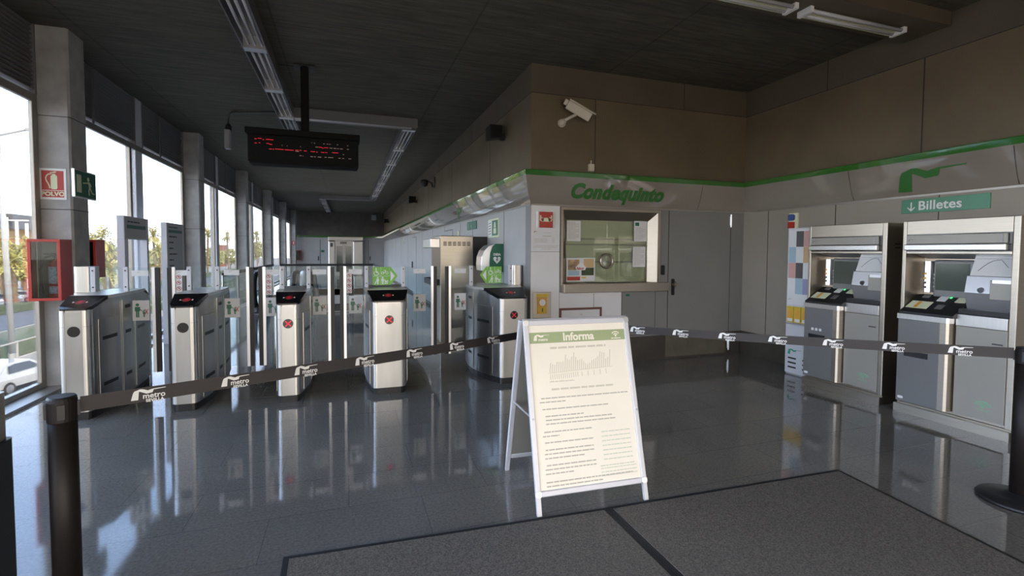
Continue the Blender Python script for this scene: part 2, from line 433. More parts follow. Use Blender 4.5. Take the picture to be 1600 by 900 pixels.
add_box(bm, XK, XR, YW-.002, YW, 3.714, 3.724); add_box(bm, 2.765, 2.769, YW-.002, YW, 1.0, 2.24)
add_box(bm, XK, 2.77, YW-.002, YW, 1.602, 1.606)
obj('panel_joint', bm, M['seam'], wf)

wc = bx('wall_corridor', M['panel'], XK, XK+.2, YW+.2, YFAR, .1, 2.26); struct(wc)
bx('upper_panel', M['beige'], XK, XK+.2, YW+.2, YFAR, 2.26, 3.72, wc)
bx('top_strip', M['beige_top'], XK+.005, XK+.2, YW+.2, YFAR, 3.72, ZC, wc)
bx('plinth', M['plinth'], XK+.03, XK+.2, YW+.2, YFAR, 0, .1, wc)
bm = bm_new()
for y in (7.3, 9.3, 10.4, 12.2, 14, 16, 18, 20, 22.5, 25, 27.5, 30): add_box(bm, XK-.002, XK, y-.006, y+.006, .1, 2.25)
for y in (8.1, 11.3, 14.8, 18, 22, 26, 30): add_box(bm, XK-.002, XK, y-.006, y+.006, 2.6, 3.72)
for y in (9.4, 13, 17, 21): add_box(bm, XK-.002, XK, y-.006, y+.006, 3.72, ZC)
add_box(bm, XK-.002, XK, YW, YFAR, 3.714, 3.724)
obj('panel_joint', bm, M['seam'], wc)

wb_ = bx('wall_back', M['panel'], -3.4, XK+.2, YFAR, YFAR+.2, 0, 2.45); struct(wb_)
bx('upper_panel', M['darkwall'], -3.4, XK+.2, YFAR-.02, YFAR+.2, 2.45, ZC, wb_)
bx('green_band', M['fgreen'], -3.0, XK, YFAR-.04, YFAR-.02, 2.46, 2.56, wb_)
bm = bm_new()
for x in (-1.6, -.0, 1.35): add_box(bm, x-.015, x+.015, YFAR-.003, YFAR, .6, 2.3)
obj('panel_joint', bm, M['seam'], wb_)

# fascia: convex glossy band, leaning out towards its top
FD, FZ0, FZ1 = .14, 2.245, 2.68
def fascia_profile(n=6, a=0., b=1.):
    out = []
    for i in range(n+1):
        t = a+(b-a)*i/n
        out.append((FD*(t**.72), FZ0+(FZ1-FZ0)*t))
    return out
def fascia(name, path, tband, material_low, material_top):
    """path = list of (point, outward dir) along which the profile is swept"""
    def sweep(a, b, off=0):
        bm = bm_new(); prof = fascia_profile(6, a, b); grid = []
        for (px, py), (dx, dy) in path:
            grid.append([bm.verts.new((px+dx*(d+off), py+dy*(d+off), z)) for d, z in prof])
        for A, B in zip(grid, grid[1:]):
            for i in range(len(A)-1): bm.faces.new((A[i], A[i+1], B[i+1], B[i]))
        if b >= .999:   # top lid back to the wall
            for (A, B), (p, q) in zip(zip(grid, grid[1:]), zip(path, path[1:])):
                va = bm.verts.new((p[0][0], p[0][1], FZ1)); vb = bm.verts.new((q[0][0], q[0][1], FZ1))
                bm.faces.new((A[-1], va, vb, B[-1]))
        return bm
    o = obj(name, sweep(0, tband), material_low, None, smooth=True); struct(o)
    obj('green_band', sweep(tband, 1), material_top, o, smooth=True)
    # dark shadow rail below the band
    return o
TB = .84
f1 = fascia('trim_1', [((XK, YFAR), (-1, 0)), ((XK, 20), (-1, 0)), ((XK, 10), (-1, 0)), ((XK, YW), (-1, -1))], TB, M['fascia'], M['fgreen'])
f2 = fascia('trim_2', [((XK, YW), (-1, -1)), ((4, YW), (0, -1)), ((XR, YW), (-1, -1))], TB, M['fascia'], M['fgreen'])
f3 = fascia('trim_3', [((XR, YW), (-1, -1)), ((XR, 3), (-1, 0)), ((XR, YB), (-1, 0))], TB, M['fascia'], M['fgreen'])
bm = bm_new(); add_box(bm, XK-.012, XK, YW-.012, YFAR, 2.225, 2.247); obj('bottom_rail', bm, M['window_alu'], f1)
bm = bm_new(); add_box(bm, XK-.012, XR, YW-.012, YW, 2.225, 2.247); obj('bottom_rail', bm, M['window_alu'], f2)
bm = bm_new(); add_box(bm, XR-.012, XR, YB, YW, 2.225, 2.247); obj('bottom_rail', bm, M['window_alu'], f3)
bm = bm_new()
for x in (5.05,): add_box(bm, x-.003, x+.003, YW-FD*.75, YW-FD*.5, 2.25, 2.3)
bm.free()

# surface-following transform for fascia prints (maps height onto the leaning band)
def fas_off(z):
    t = max(0, min(1, (z-FZ0)/(FZ1-FZ0))); return FD*(t**.72)
def on_fascia_front(bm):
    bmesh.ops.triangulate(bm, faces=bm.faces)
    for v in bm.verts: v.co.y = YW - fas_off(v.co.z) - (YW - v.co.y)
def on_fascia_right(bm):
    for v in bm.verts: v.co.x = XR - fas_off(v.co.z) - (XR - v.co.x)
def on_fascia_corr(bm):
    for v in bm.verts: v.co.x = XK - fas_off(v.co.z) - (XK - v.co.x)
bm = text_bm('Condequinto', .262, frame_front(3.62, YW-.006, 2.425), bold=.013, shear=.22, depth=.006, spacing=1.06)
on_fascia_front(bm)
obj('lettering', bm, M['green'], f2)
def subdiv_logo(mtx, w, fn):
    bm = logo_bm(mtx, w, .006); bmesh.ops.triangulate(bm, faces=bm.faces)
    bmesh.ops.subdivide_edges(bm, edges=bm.edges, cuts=2); fn(bm); return bm
obj('logo', subdiv_logo(frame_right(XR-.004, 3.83, 2.285), .66, on_fascia_right), M['green'], f3)
obj('logo', subdiv_logo(frame_right(XK-.004, 10.4, 2.29), .62, on_fascia_corr), M['green'], f1)
bm = text_bm('Condequinto', .25, frame_right(XK-.006, 19.5, 2.42), bold=.011, shear=.22, depth=.006, spacing=1.06)
on_fascia_corr(bm); obj('lettering', bm, M['white'], f1)
bm = bm_new()
for y in (4.36, 2.8, .9):
    add_box(bm, XR-.003, XR, y-.003, y+.003, FZ0+.01, FZ1-.08)
bmesh.ops.subdivide_edges(bm, edges=bm.edges, cuts=4); on_fascia_right(bm); obj('band_joint', bm, M['seam'], f3)
bm = bm_new(); add_box(bm, 5.03, 5.036, YW-.003, YW, FZ0+.01, FZ1-.08)
bmesh.ops.subdivide_edges(bm, edges=bm.edges, cuts=4); on_fascia_front(bm); obj('band_joint', bm, M['seam'], f2)

# ------------------------------------------------------------------ left side: columns and windows
CY = [6.95+5.18*k for k in range(-2, 6)]
CD = .38
col_labels = {
 -2: 'concrete column at the entrance end of the window wall', -1: 'concrete column on the window wall just outside the near window',
 0: 'nearest concrete column, carrying the red POLVO sign and the green exit sign', 1: 'second concrete column from the front, behind the tall grey totems',
 2: 'third concrete column along the window wall, beyond the near escalator handrail', 3: 'fourth concrete column along the window wall',
 4: 'fifth concrete column along the window wall', 5: 'farthest concrete column, with a small red fire sign on it'}
for k, y in zip(range(-2, 6), CY):
    bm = bm_new()
    x0, x1 = -3.315, -2.98
    add_prism(bm, [(x0, y), (x1-.02, y), (x1, y+.02), (x1, y+CD-.02), (x1-.02, y+CD), (x0, y+CD)], 0, ZC, 'z')
    o = obj('concrete_column', bm, M['concrete']); tag(o, col_labels[k], 'column', 'concrete columns along the windows')
    bm = bm_new()
    for z in (2.05, 3.1): add_box(bm, x0, x1+.0015, y-.0015, y+CD, z, z+.008)
    obj('pour_joint', bm, M['seam'], o)

ZS, ZT = .09, 3.235     # glass from sill to head
for n, (ya, yb) in enumerate(zip(CY[:-1], CY[1:]), 1):
    y0, y1 = ya+CD, yb
    ym = (y0+y1)/2
    w = thing('window_%d' % n, 'tall aluminium window bay with a dark louver panel above', 'window', (-3.29, ym, 0)); w['kind'] = 'structure'
    bm = bm_new()
    add_box(bm, -3.31, -3.27, y0, y1, ZS-.06, ZS)              # bottom rail
    add_box(bm, -3.31, -3.27, y0, y1, ZT, ZT+.09)              # head
    add_box(bm, -3.31, -3.27, y0, y0+.04, ZS, ZT); add_box(bm, -3.31, -3.27, y1-.10, y1, ZS, ZT)
    obj('frame', bm, M['window_alu'], w, bevel=.006)
    bx('mullion', M['window_alu'], -3.31, -3.26, ym-.36, ym-.28, ZS, ZT, w, bevel=.005)
    bx('pale_post', M['postpaint'], -3.42, -3.275, ym-.08, ym+.20, -.2, ZC, w, bevel=.01)
    bx('glass_pane', M['winglass'], -3.294, -3.286, y0+.035, ym-.35, ZS-.01, ZT+.01, w)
    bx('glass_pane', M['winglass'], -3.294, -3.286, ym-.29, y1-.09, ZS-.01, ZT+.01, w)
    for (a, b) in ((y0, ym-.08), (ym+.20, y1)):
        bm = bm_new()
        add_box(bm, -3.39, -3.36, a, b, ZT+.09, ZC)
        ns = 15
        for i in range(ns):
            z = ZT+.13+(ZC-ZT-.16)*i/(ns-1)
            add_prism(bm, [(-3.36, z-.02), (-3.285, z+.02), (-3.28, z+.012), (-3.355, z-.03)], a, b, 'y')
        add_box(bm, -3.38, -3.27, a, a+.03, ZT+.09, ZC-.005); add_box(bm, -3.38, -3.27, b-.03, b, ZT+.09, ZC-.005)
        pb = obj('louver_panel', bm, M['louver'], w)
        c = (a+b)/2-.25
        bx('louver_stile', M['louver'], -3.28, -3.265, c-.02, c+.02, ZT+.09, ZC-.03, pb)
# black sill ledge along the foot of the windows
bm = bm_new()
add_box(bm, -3.46, -3.08, YB, YFAR, 0, .03); add_box(bm, -3.5, -3.2, YB, YFAR, -.3, .0)
o = obj('trim_4', bm, M['window_alu']); struct(o)
# side returns behind the camera
w = bx('wall_left', M['concrete'], -3.42, -3.2, YB, CY[0], 0, ZC); struct(w)

struct(bx('shade_lintel', M['concrete'], -3.42, XR+.25, YB, YB+.35, 2.85, ZC))  # unseen lintel, added to keep daylight off the upper walls
struct(bx('shade_wing_wall', M['concrete'], 4.6, XR+.25, YB, YB+.25, 0, 2.85))  # unseen wing wall, added to narrow the light from behind

# ================================================================== TICKET OFFICE FRONT
tw = thing('window_8', 'steel-framed ticket window with notices stuck on the glass', 'window', ((TW[0]+TW[1])/2, YW, 1.15)); tw['kind'] = 'structure'
ix0, ix1, iz0, iz1, dp = 2.905, 4.235, 1.17, 2.055, .10
bm = bm_new()
O = [(TW[0], TW[2]), (TW[1], TW[2]), (TW[1], TW[3]), (TW[0], TW[3])]; I = [(ix0, iz0), (ix1, iz0), (ix1, iz1), (ix0, iz1)]
vo = [bm.verts.new((x, YW-.012, z)) for x, z in O]; vi = [bm.verts.new((x, YW+dp, z)) for x, z in I]; vb = [bm.verts.new((x, YW+.19, z)) for x, z in O]
for i in range(4):
    j = (i+1) % 4; bm.faces.new((vo[i], vo[j], vi[j], vi[i])); bm.faces.new((vb[i], vb[j], vi[j], vi[i])); bm.faces.new((vo[i], vo[j], vb[j], vb[i]))
obj('splayed_frame', bm, M['steel_warm'], tw)
bm = bm_new()
for a in ((TW[0]-.015, TW[0]+.02, TW[2]-.01, TW[3]+.015), (TW[1]-.02, TW[1]+.015, TW[2]-.01, TW[3]+.015), (TW[0]+.02, TW[1]-.02, TW[3]-.02, TW[3]+.015)):
    add_box(bm, a[0], a[1], YW-.02, YW-.006, a[2], a[3])
obj('front_trim', bm, M['steel_warm'], tw)
bx('glass_pane', M['officeglass'], ix0, 3.56, YW+dp+.0, YW+dp+.01, iz0, iz1, tw)
bx('glass_pane', M['officeglass'], 3.565, ix1, YW+dp+.0, YW+dp+.01, iz0, iz1, tw)
bx('blind', M['blind'], TW[0]+.02, TW[1]-.02, YW+.165, YW+.185, TW[2]+.01, TW[3]-.01, tw)
bm = bm_new()
for z in (1.45, 1.70, 1.78): add_box(bm, ix0, ix1, YW+.155, YW+.165, z, z+.02)
obj('blind_bar', bm, M['greyplastic'], tw)
# speech ring
bm = bm_new(); N = 28; R0, R1 = .083, .112
cx_, cz_ = 3.545, 1.475
prof = [(R1, 0), (R1, -.025), (R1-.012, -.034), (R0+.008, -.034), (R0, -.025), (R0, 0)]
rings = []
for k in range(N):
    t = 2*math.pi*k/N
    rings.append([bm.verts.new((cx_+r*math.cos(t), YW+dp+w_, cz_+r*math.sin(t))) for r, w_ in prof])
for k in range(N):
    A, B = rings[k], rings[(k+1) % N]
    for i in range(len(prof)-1): bm.faces.new((A[i], A[i+1], B[i+1], B[i]))
obj('speech_ring', bm, M['steel_warm'], tw, smooth=True)
# counter ledge
bm = bm_new(); add_box(bm, 2.79, 4.475, YW-.11, YW+.03, 1.04, 1.165)
obj('counter_ledge', bm, M['steel_warm'], tw, bevel=.006)
bx('counter_tray', M['blackgloss'], 3.2, 3.9, YW-.0, YW+.095, 1.166, 1.172, tw)

def text_lines(bm, mtx, x0, x1, y, h, w, seed, gap=.25):
    r = random.Random(seed); x = x0
    while x < x1-.004:
        L = min(r.uniform(2.0, 7.0)*h, x1-x)
        add_box(bm, x, x+L, y, y+h, 0, w, mtx); x += L+h*.7
def sheet(name, label, cat, mtx, w, h, material, lines, group=None, ink='inkdark', seed=1, head=None):
    """paper sheet with printed lines: lines = (v fraction from top, u0, u1, height)"""
    o = plate(name, material, mtx, 0, w, 0, h, 0, .002); tag(o, label, cat, group)
    bm = bm_new()
    for i, (v, u0, u1, hh) in enumerate(lines): text_lines(bm, mtx @ Matrix.Translation((0, 0, .002)), u0*w, u1*w, h*(1-v), hh, .0006, seed*31+i)
    if len(bm.verts): obj('printed_lines', bm, M[ink], o)
    else: bm.free()
    return o
YG = YW+dp-.003
def F(x, z, y=YG): return frame_front(x, y, z)
ls = [(.10+.065*i, .12, .9 if i % 4 else .6, .007) for i in range(13)]
o = sheet('notice_sheet', 'small notice at the top left of the ticket window glass', 'notice', F(2.915, 1.755), .215, .285, M['paper'], ls, 'notices on the ticket window', 'ink', 1)
o = sheet('notice_sheet', 'notice with a dark green square at the top right of the ticket window', 'notice', F(4.0, 1.765), .215, .30, M['paper'], ls[4:], 'notices on the ticket window', 'ink', 2)
plate('green_square', M['aed'], F(4.0, 1.765), .02, .085, .225, .275, .002, .003, o)
o = sheet('notice_sheet', 'notice on the right of the ticket window, below the one with a green square', 'notice', F(3.985, 1.385), .215, .30, M['paper'], ls, 'notices on the ticket window', 'ink', 3)
# colourful poster
P = F(2.915, 1.185)
o = plate('poster', M['paper'], P, 0, .45, 0, .335, 0, .002); tag(o, 'colourful photo poster at the lower left of the ticket window', 'poster')
plate('photo', M['skin_photo'], P, .025, .20, .16, .31, .002, .003, o); plate('photo', M['pastel_orange'], P, .27, .43, .20, .32, .002, .003, o)
plate('photo', M['hedge'], P, .235, .43, .085, .195, .002, .003, o); plate('photo', M['pastel_blue'], P, .025, .2, .085, .155, .002, .003, o)
bm = bm_new(); poly_plate(bm, [(.14, .20), (.225, .275), (.31, .2), (.29, .16), (.16, .16)], .003, .004, P); obj('white_house_shape', bm, M['white'], o)
plate('red_strip', M['signred'], P, .01, .215, .015, .07, .002, .003, o); plate('yellow_strip', M['yellow'], P, .235, .31, .045, .065, .002, .003, o)
obj('lettering', text_bm('Sabor', .05, P @ Matrix.Translation((.215, .185, .0045)), bold=.002, depth=.001), M['signred'], o)

# red intercom sign, notice, call point, small steel cabinet
P = frame_front(2.425, YW, 1.925)
s = thing('red_emergency_sign', 'red square sign with a yellow pictogram above the white notice', 'sign', (2.55, YW, 1.925))
plate('backing', M['alu'], P, 0, .26, 0, .22, 0, .012, s, bevel=.003)
plate('red_face', M['signred'], P, .03, .23, .004, .216, .012, .015, s)
bm = bm_new(); poly_plate(bm, rrect(.06, .20, .085, .135, .02), .015, .017, P)
for cx in (.068, .192): poly_plate(bm, disc_poly(.03, 16, cx, .115), .015, .017, P)
for cx in (.05, .21): poly_plate(bm, [(cx-.008, .13), (cx+.008, .13), (cx+.008, .17), (cx-.008, .17)], .015, .017, P)
pic = obj('pictogram', bm, M['offwhite'], s)
bm = bm_new()
for cx in (.068, .192): poly_plate(bm, disc_poly(.014, 12, cx, .115), .017, .018, P)
obj('pictogram_hole', bm, M['signred'], pic)
ls = [(.13, .42, .7, .006), (.30, .38, .72, .011)] + [(.42+.055*i, .1, .55, .006) for i in range(4)] + [(.42+.055*i, .72, .82, .006) for i in range(4)] + [(.75, .08, .94, .007), (.82, .05, .92, .007), (.90, .35, .7, .007)]
o = sheet('notice_sheet', 'white price notice on the pillar beside the ticket window', 'notice', frame_front(2.36, YW, 1.61), .40, .285, M['paper'], ls, None, 'ink', 5)
obj('printed_logo', logo_bm(frame_front(2.385, YW-.002, 1.86), .06, .001), M['signred'], o)
P = frame_front(2.375, YW, .70)
s = thing('intercom_call_point', 'steel intercom plate with a yellow call button panel on the office wall', 'intercom', (2.5, YW, .7))
plate('steel_plate', M['steel_warm'], P, 0, .265, 0, .355, 0, .012, s, bevel=.004)
plate('yellow_panel', M['orange'], P, .06, .20, .06, .28, .012, .02, s)
plate('instruction_label', M['yellow'], P, .05, .22, .285, .33, .012, .014, s)
bm = bm_new(); add_prism(bm, disc_poly(.045, 24, .13, .215), .02, .035, 'z', P); add_prism(bm, disc_poly(.03, 24, .13, .215), .035, .045, 'z', P)
obj('call_button', bm, M['alu'], s)
plate('pictogram_label', M['yellow'], P, .07, .20, .07, .15, .02, .022, s)
obj('pictogram', text_bm('i', .07, P @ Matrix.Translation((.135, .11, .0235)), bold=.004, depth=.001), M['inkdark'], s)
P = frame_front(2.765, YW, .56)
s = thing('wall_cabinet', 'low pale cabinet door with a reddish-brown frame under the ticket counter', 'cabinet', (3.1, YW, .56))
bm = bm_new()
for a in ((0, .655, .235, .265), (0, .03, 0, .235), (.625, .655, 0, .235), (.03, .625, 0, .02)): add_box(bm, a[0], a[1], a[2], a[3], 0, .02, P)
obj('frame', bm, mat('brown_frame', (.16, .06, .05), .5), s)
plate('door_leaf', M['paper'], P, .03, .625, .02, .235, 0, .012, s)
bm = bm_new(); add_prism(bm, disc_poly(.016, 12, .335, .17), .012, .02, 'z', P); obj('lock', bm, M['steel'], s)
# hatch
P = frame_front(3.755, YW, .40)
s = thing('service_hatch', 'grey service hatch flush in the wall under the ticket counter', 'hatch', (4.0, YW, .4))
plate('hatch_leaf', M['panel_r'], P, 0, .555, 0, .63, 0, .006, s)
bm = bm_new()
for a in ((-.006, .0, 0, .63), (.555, .565, 0, .63), (-.006, .565, -.01, 0)): add_box(bm, a[0], a[1], a[2], a[3], 0, .004, P)
obj('hatch_joint', bm, M['seam'], s)
plate('small_label', M['aed'], P, .06, .12, .565, .60, .006, .008, s)
# door
P = frame_front(4.53, YW, 0)
d = thing('door_1', 'plain grey flush door of the ticket office', 'door', (5.09, YW, 0)); d['kind'] = 'structure'
plate('leaf', M['panel_r'], P, .008, 1.14, .37, 2.23, 0, .005, d)
bm = bm_new()
for a in ((0, .008, .37, 2.24), (1.14, 1.15, .05, 2.24), (0, 1.15, 2.23, 2.24)): add_box(bm, a[0], a[1], a[2], a[3], 0, .0055, P)
obj('door_joint', bm, M['seam'], d)
for z in (2.0, .08):
    bm = bm_new(); add_cyl(bm, P @ Vector((1.145, z, .012)), P @ Vector((1.145, z+.2, .012)), .012, seg=10)
    add_box(bm, 1.12, 1.17, z+.03, z+.17, .0, .008, P); obj('hinge', bm, M['alu'], d)
bm = bm_new(); poly_plate(bm, rrect(.062, .112, .965, 1.21, .015), .005, .018, P)
h = obj('handle_plate', bm, M['black'], d)
bm = bm_new(); add_cyl(bm, P @ Vector((.087, 1.13, .018)), P @ Vector((.087, 1.13, .06)), .022, seg=14); add_cyl(bm, P @ Vector((.087, 1.13, .06)), P @ Vector((.087, 1.13, .085)), .034, .028, seg=16)
obj('knob', bm, M['steel_warm'], h)
bm = bm_new(); poly_plate(bm, rrect(4.405, 4.46, 1.27, 1.415, .02), 0, .025, frame_front(0, YW, 0))
o = obj('card_reader', bm, M['black']); tag(o, 'small black card reader on the wall between ticket window and grey door', 'card reader')

# ================================================================== ACCESS GATES
GY, GL, ZTOP, ZLIP = 5.55, 1.50, 1.15, 1.045
def gate_outline(xl, xr, bl, br, n=10):
    """plan of a gate: rounded nose at the front and at the back, sides bulging by bl / br"""
    pts = []; r = .05
    L = []; Rr = []
    for i in range(n+1):
        t = i/n; y = GY+r+(GL-2*r)*t; s = math.sin(math.pi*min(1, max(0, t)))**.8
        L.append((xl-bl*s, y)); Rr.append((xr+br*s, y))
    front = [(xl+r*(1-math.cos(a)), GY+r*(1-math.sin(a))) for a in [math.pi/2*k/3 for k in range(1, 4)]]
    front2 = [(xr-r*(1-math.cos(a)), GY+r*(1-math.sin(a))) for a in [math.pi/2*k/3 for k in (3, 2, 1)]]
    pts = L[::-1]+front+front2+Rr
    yb = GY+GL
    pts += [(xr-r*.3, yb-r*.25), (xr-r, yb), (xl+r, yb), (xl+r*.3, yb-r*.25)]
    return pts
def shrink(pts, d):
    cx = sum(p[0] for p in pts)/len(pts); cy = sum(p[1] for p in pts)/len(pts)
    w = max(p[0] for p in pts)-min(p[0] for p in pts); h = max(p[1] for p in pts)-min(p[1] for p in pts)
    return [(cx+(p[0]-cx)*(1-2*d/w), cy+(p[1]-cy)*(1-2*d/h)) for p in pts]

GLASS_Y = 6.30
def door_leaf(g, side, xa, xb, pictos):
    """one glass leaf from the gate side (xa) to its free edge (xb)"""
    lo, hi = min(xa, xb), max(xa, xb); s = 1 if xb > xa else -1
    leaf = bx('glass_door', M['gateglass'], lo, hi, GLASS_Y-.006, GLASS_Y+.006, .26, 1.405, g)
    e = xb
    bx('edge_strip', M['alu'], min(e, e+s*.03), max(e, e+s*.03), GLASS_Y-.014, GLASS_Y+.014, .255, 1.41, leaf)
    bx('rubber_seal', M['black'], min(e+s*.03, e+s*.075), max(e+s*.03, e+s*.075), GLASS_Y-.014, GLASS_Y+.014, .255, 1.405, leaf)
    P = frame_front(0, GLASS_Y-.006, 0)
    # safety sticker: adult holding a child's hand
    W = .155
    if s > 0: u0 = e-.07-W
    else: u0 = e+.075
    if hi-lo < .26: u0 = (lo+hi)/2-W/2
    st = plate('safety_sticker', M['paper'], P, u0, u0+W, .83, 1.05, 0, .002, leaf)
    bm = bm_new(); person_icon(bm, P, u0+.045, .94, .15, .002, .003); person_icon(bm, P, u0+.105, .905, .075, .002, .003)
    poly_plate(bm, [(u0+.06, .965), (u0+.10, .925), (u0+.10, .918), (u0+.06, .955)], .002, .003, P)
    obj('green_figures', bm, M['aed'], st)
    bm = bm_new(); poly_plate(bm, [(u0+.115, .955), (u0+.145, .90), (u0+.14, .895), (u0+.11, .95)], .003, .004, P); poly_plate(bm, [(u0+.111, .90), (u0+.116, .895), (u0+.146, .95), (u0+.141, .955)], .003, .004, P)
    obj('red_mark', bm, M['signred'], st)
    lab = plate('pale_label', M['paper'], P, u0+.0, u0+W, 1.315, 1.375, 0, .0015, leaf)
    obj('printed_logo', logo_bm(P @ Matrix.Translation((u0+.05, 1.345, .0015)), .045, .0005), M['ink'], lab)
    if pictos:
        u1 = e+.005 if s < 0 else e-.065
        ps = plate('prohibition_strip', M['paper'], P, u1, u1+.06, 1.08, 1.335, 0, .002, leaf)
        bm = bm_new()
        for k in range(4):
            c = (u1+.03, 1.11+.063*k); n = 14
            for i in range(n):
                a, b = 2*math.pi*i/n, 2*math.pi*(i+1)/n
                poly_plate(bm, [(c[0]+.024*math.cos(a), c[1]+.024*math.sin(a)), (c[0]+.024*math.cos(b), c[1]+.024*math.sin(b)), (c[0]+.018*math.cos(b), c[1]+.018*math.sin(b)), (c[0]+.018*math.cos(a), c[1]+.018*math.sin(a))], .002, .003, P)
            poly_plate(bm, [(c[0]-.016, c[1]+.013), (c[0]-.012, c[1]+.017), (c[0]+.016, c[1]-.013), (c[0]+.012, c[1]-.017)], .002, .003, P)
        obj('prohibition_rings', bm, M['signred'], ps)
        bm = bm_new()
        for k in range(4): poly_plate(bm, disc_poly(.009, 8, u1+.03, 1.113+.063*k), .002, .0025, P)
        obj('prohibition_icons', bm, M['inkdark'], ps)

def make_gate(label, xl, xr, bl, br, cross, doors, green=0, inset=False):
    g = thing('ticket_gate', label, 'ticket gate', ((xl+xr)/2, GY+GL/2, 0), 0, 'ticket gates')
    out = gate_outline(xl, xr, bl, br)
    # base
    bm = bm_new(); add_prism(bm, shrink(out, .012), 0, .075, 'z'); obj('base_plinth', bm, M['black'], g)
    # body with a sloping front top: side walls from outline, top height depends on y
    def top(y):
        if y < GY+.30: return ZLIP+(ZTOP-ZLIP)*max(0, (y-GY-.02))/.28
        if y > GY+GL-.28: return ZTOP-(ZTOP-ZLIP)*(y-(GY+GL-.28))/.28
        return ZTOP
    bm = bm_new(); n = len(out)
    lo = [bm.verts.new((x, y, .075)) for x, y in out]; hi = [bm.verts.new((x, y, top(y)-.03)) for x, y in out]
    for i in range(n):
        j = (i+1) % n; bm.faces.new((lo[i], lo[j], hi[j], hi[i]))
    bm.faces.new(lo[::-1])
    for (i, j) in [(k, n-1-k) for k in range(0)]: pass
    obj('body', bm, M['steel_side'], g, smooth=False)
    # front face panel with two bright corner posts
    bm = bm_new()
    add_prism(bm, [(xl+.055, GY+.003), (xr-.055, GY+.003), (xr-.055, GY+.02), (xl+.055, GY+.02)], .078, .878, 'z')
    add_prism(bm, [(xl+.055, GY+.003), (xr-.055, GY+.003), (xr-.055, GY+.02), (xl+.055, GY+.02)], .884, ZLIP-.01, 'z')
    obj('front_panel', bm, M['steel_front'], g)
    bx('front_seam', M['black'], xl+.045, xr-.045, GY+.008, GY+.03, .078, ZLIP-.012, g)
    for sx_ in (0, 1):
        bm = bm_new(); r = .052; pts = []
        for k in range(7):
            a = math.pi/2*k/6
            pts.append((r*(1-math.cos(a)), r*(1-math.sin(a))))
        poly = [(xl-.003+a, GY-.006+b) for a, b in pts] + [(xl+r, GY+.03), (xl+.01, GY+.09), (xl-.003, GY+.09)]
        if sx_: poly = [(xl+xr-a, b) for a, b in poly][::-1]
        add_prism(bm, poly, .078, .878, 'z'); add_prism(bm, poly, .884, ZLIP-.01, 'z')
        obj('corner_post', bm, M['steel'], g, smooth=False)
    # flat top plate
    tp = [(x, y) for x, y in out if GY+.24 < y < GY+GL-.22]
    xlm = lambda y: min((abs(p[1]-y), p[0]) for p in out if p[0] < (xl+xr)/2)[1]
    ys = [GY+.29+(GL-.56)*i/8 for i in range(9)]
    def side(y, s):
        t = min(1, max(0, (y-GY-.05)/(GL-.1))); q = math.sin(math.pi*t)**.8
        return xl-bl*q-.006 if s < 0 else xr+br*q+.006
    poly = [(side(y, -1), y) for y in ys]+[(side(y, 1), y) for y in ys[::-1]]
    bm = bm_new(); add_prism(bm, poly, ZTOP-.03, ZTOP, 'z'); obj('top_plate', bm, M['steel'], g)
    # sloping display heads, front and back
    for s, nm in ((0, 'display_panel'), (1, 'rear_display_panel')):
        bm = bm_new()
        y_of = (lambda t: GY-.008+t) if not s else (lambda t: GY+GL+.008-t)
        ya, yb = y_of(0), y_of(.30)
        fl = .03 if bl+br < .25 else .04
        A = [(xl+.02, ya, ZLIP-.012), (xr-.02, ya, ZLIP-.012), (side(yb, 1), yb, ZTOP-.032), (side(yb, -1), yb, ZTOP-.032)]
        B = [(xl+.02, ya, ZLIP+.004), (xr-.02, ya, ZLIP+.004), (side(yb, 1), yb, ZTOP), (side(yb, -1), yb, ZTOP)]
        ex = y_of(.05)
        A = [A[0], A[1], (xr+.004, ex, ZLIP), A[2], A[3], (xl-.004, ex, ZLIP)]
        B = [B[0], B[1], (xr+.004, ex, ZLIP+.024), B[2], B[3], (xl-.004, ex, ZLIP+.024)]
        va = [bm.verts.new(p) for p in A]; vb2 = [bm.verts.new(p) for p in B]
        bm.faces.new(va[::-1]); bm.faces.new(vb2)
        for i in range(6):
            j = (i+1) % 6; bm.faces.new((va[i], va[j], vb2[j], vb2[i]))
        dpn = obj(nm, bm, M['blackgloss'], g)
        if not s:
            sl = (ZTOP-ZLIP-.004)/.30
            def lamp(nm_, mt_, u, v, ru, rv, lift):
                bm = bm_new(); c = (xl+xr)/2
                poly = [(c+u+ru*math.cos(2*math.pi*k/16), v+rv*math.sin(2*math.pi*k/16)) for k in range(16)]
                lo_ = [bm.verts.new((x, GY-.008+y, ZLIP+.004+y*sl+.0005)) for x, y in poly]; hi_ = [bm.verts.new((x, GY-.008+y, ZLIP+.004+y*sl+lift)) for x, y in poly]
                bm.faces.new(hi_)
                for k in range(16): bm.faces.new((lo_[k], lo_[(k+1) % 16], hi_[(k+1) % 16], hi_[k]))
                obj(nm_, bm, mt_, dpn)
            lamp('indicator_light', M['leddim'], 0, .14, .038, .045, .003)
            lamp('indicator_light', M['ledcross'], .0, .14, .016, .018, .004)
            for s2 in (-1, 1): lamp('indicator_light', M['ledwhite'], s2*.052, .14, .008, .014, .003)
    # round signal
    P = frame_front((xl+xr)/2 + (-.0 if not inset else .0), GY+.003, .835)
    bm = bm_new(); add_prism(bm, disc_poly(.05, 24), 0, .004, 'z', P); sg = obj('signal_disc', bm, M['blackgloss'], g)
    if cross:
        bm = bm_new()
        for a in (45, -45):
            c, s = math.cos(math.radians(a)), math.sin(math.radians(a))
            poly_plate(bm, [(c*u-s*v, s*u+c*v) for u, v in ((-.04, -.006), (.04, -.006), (.04, .006), (-.04, .006))], .004, .006, P)
        obj('red_cross', bm, M['led'] if cross == 1 else M['ledcross'], sg)
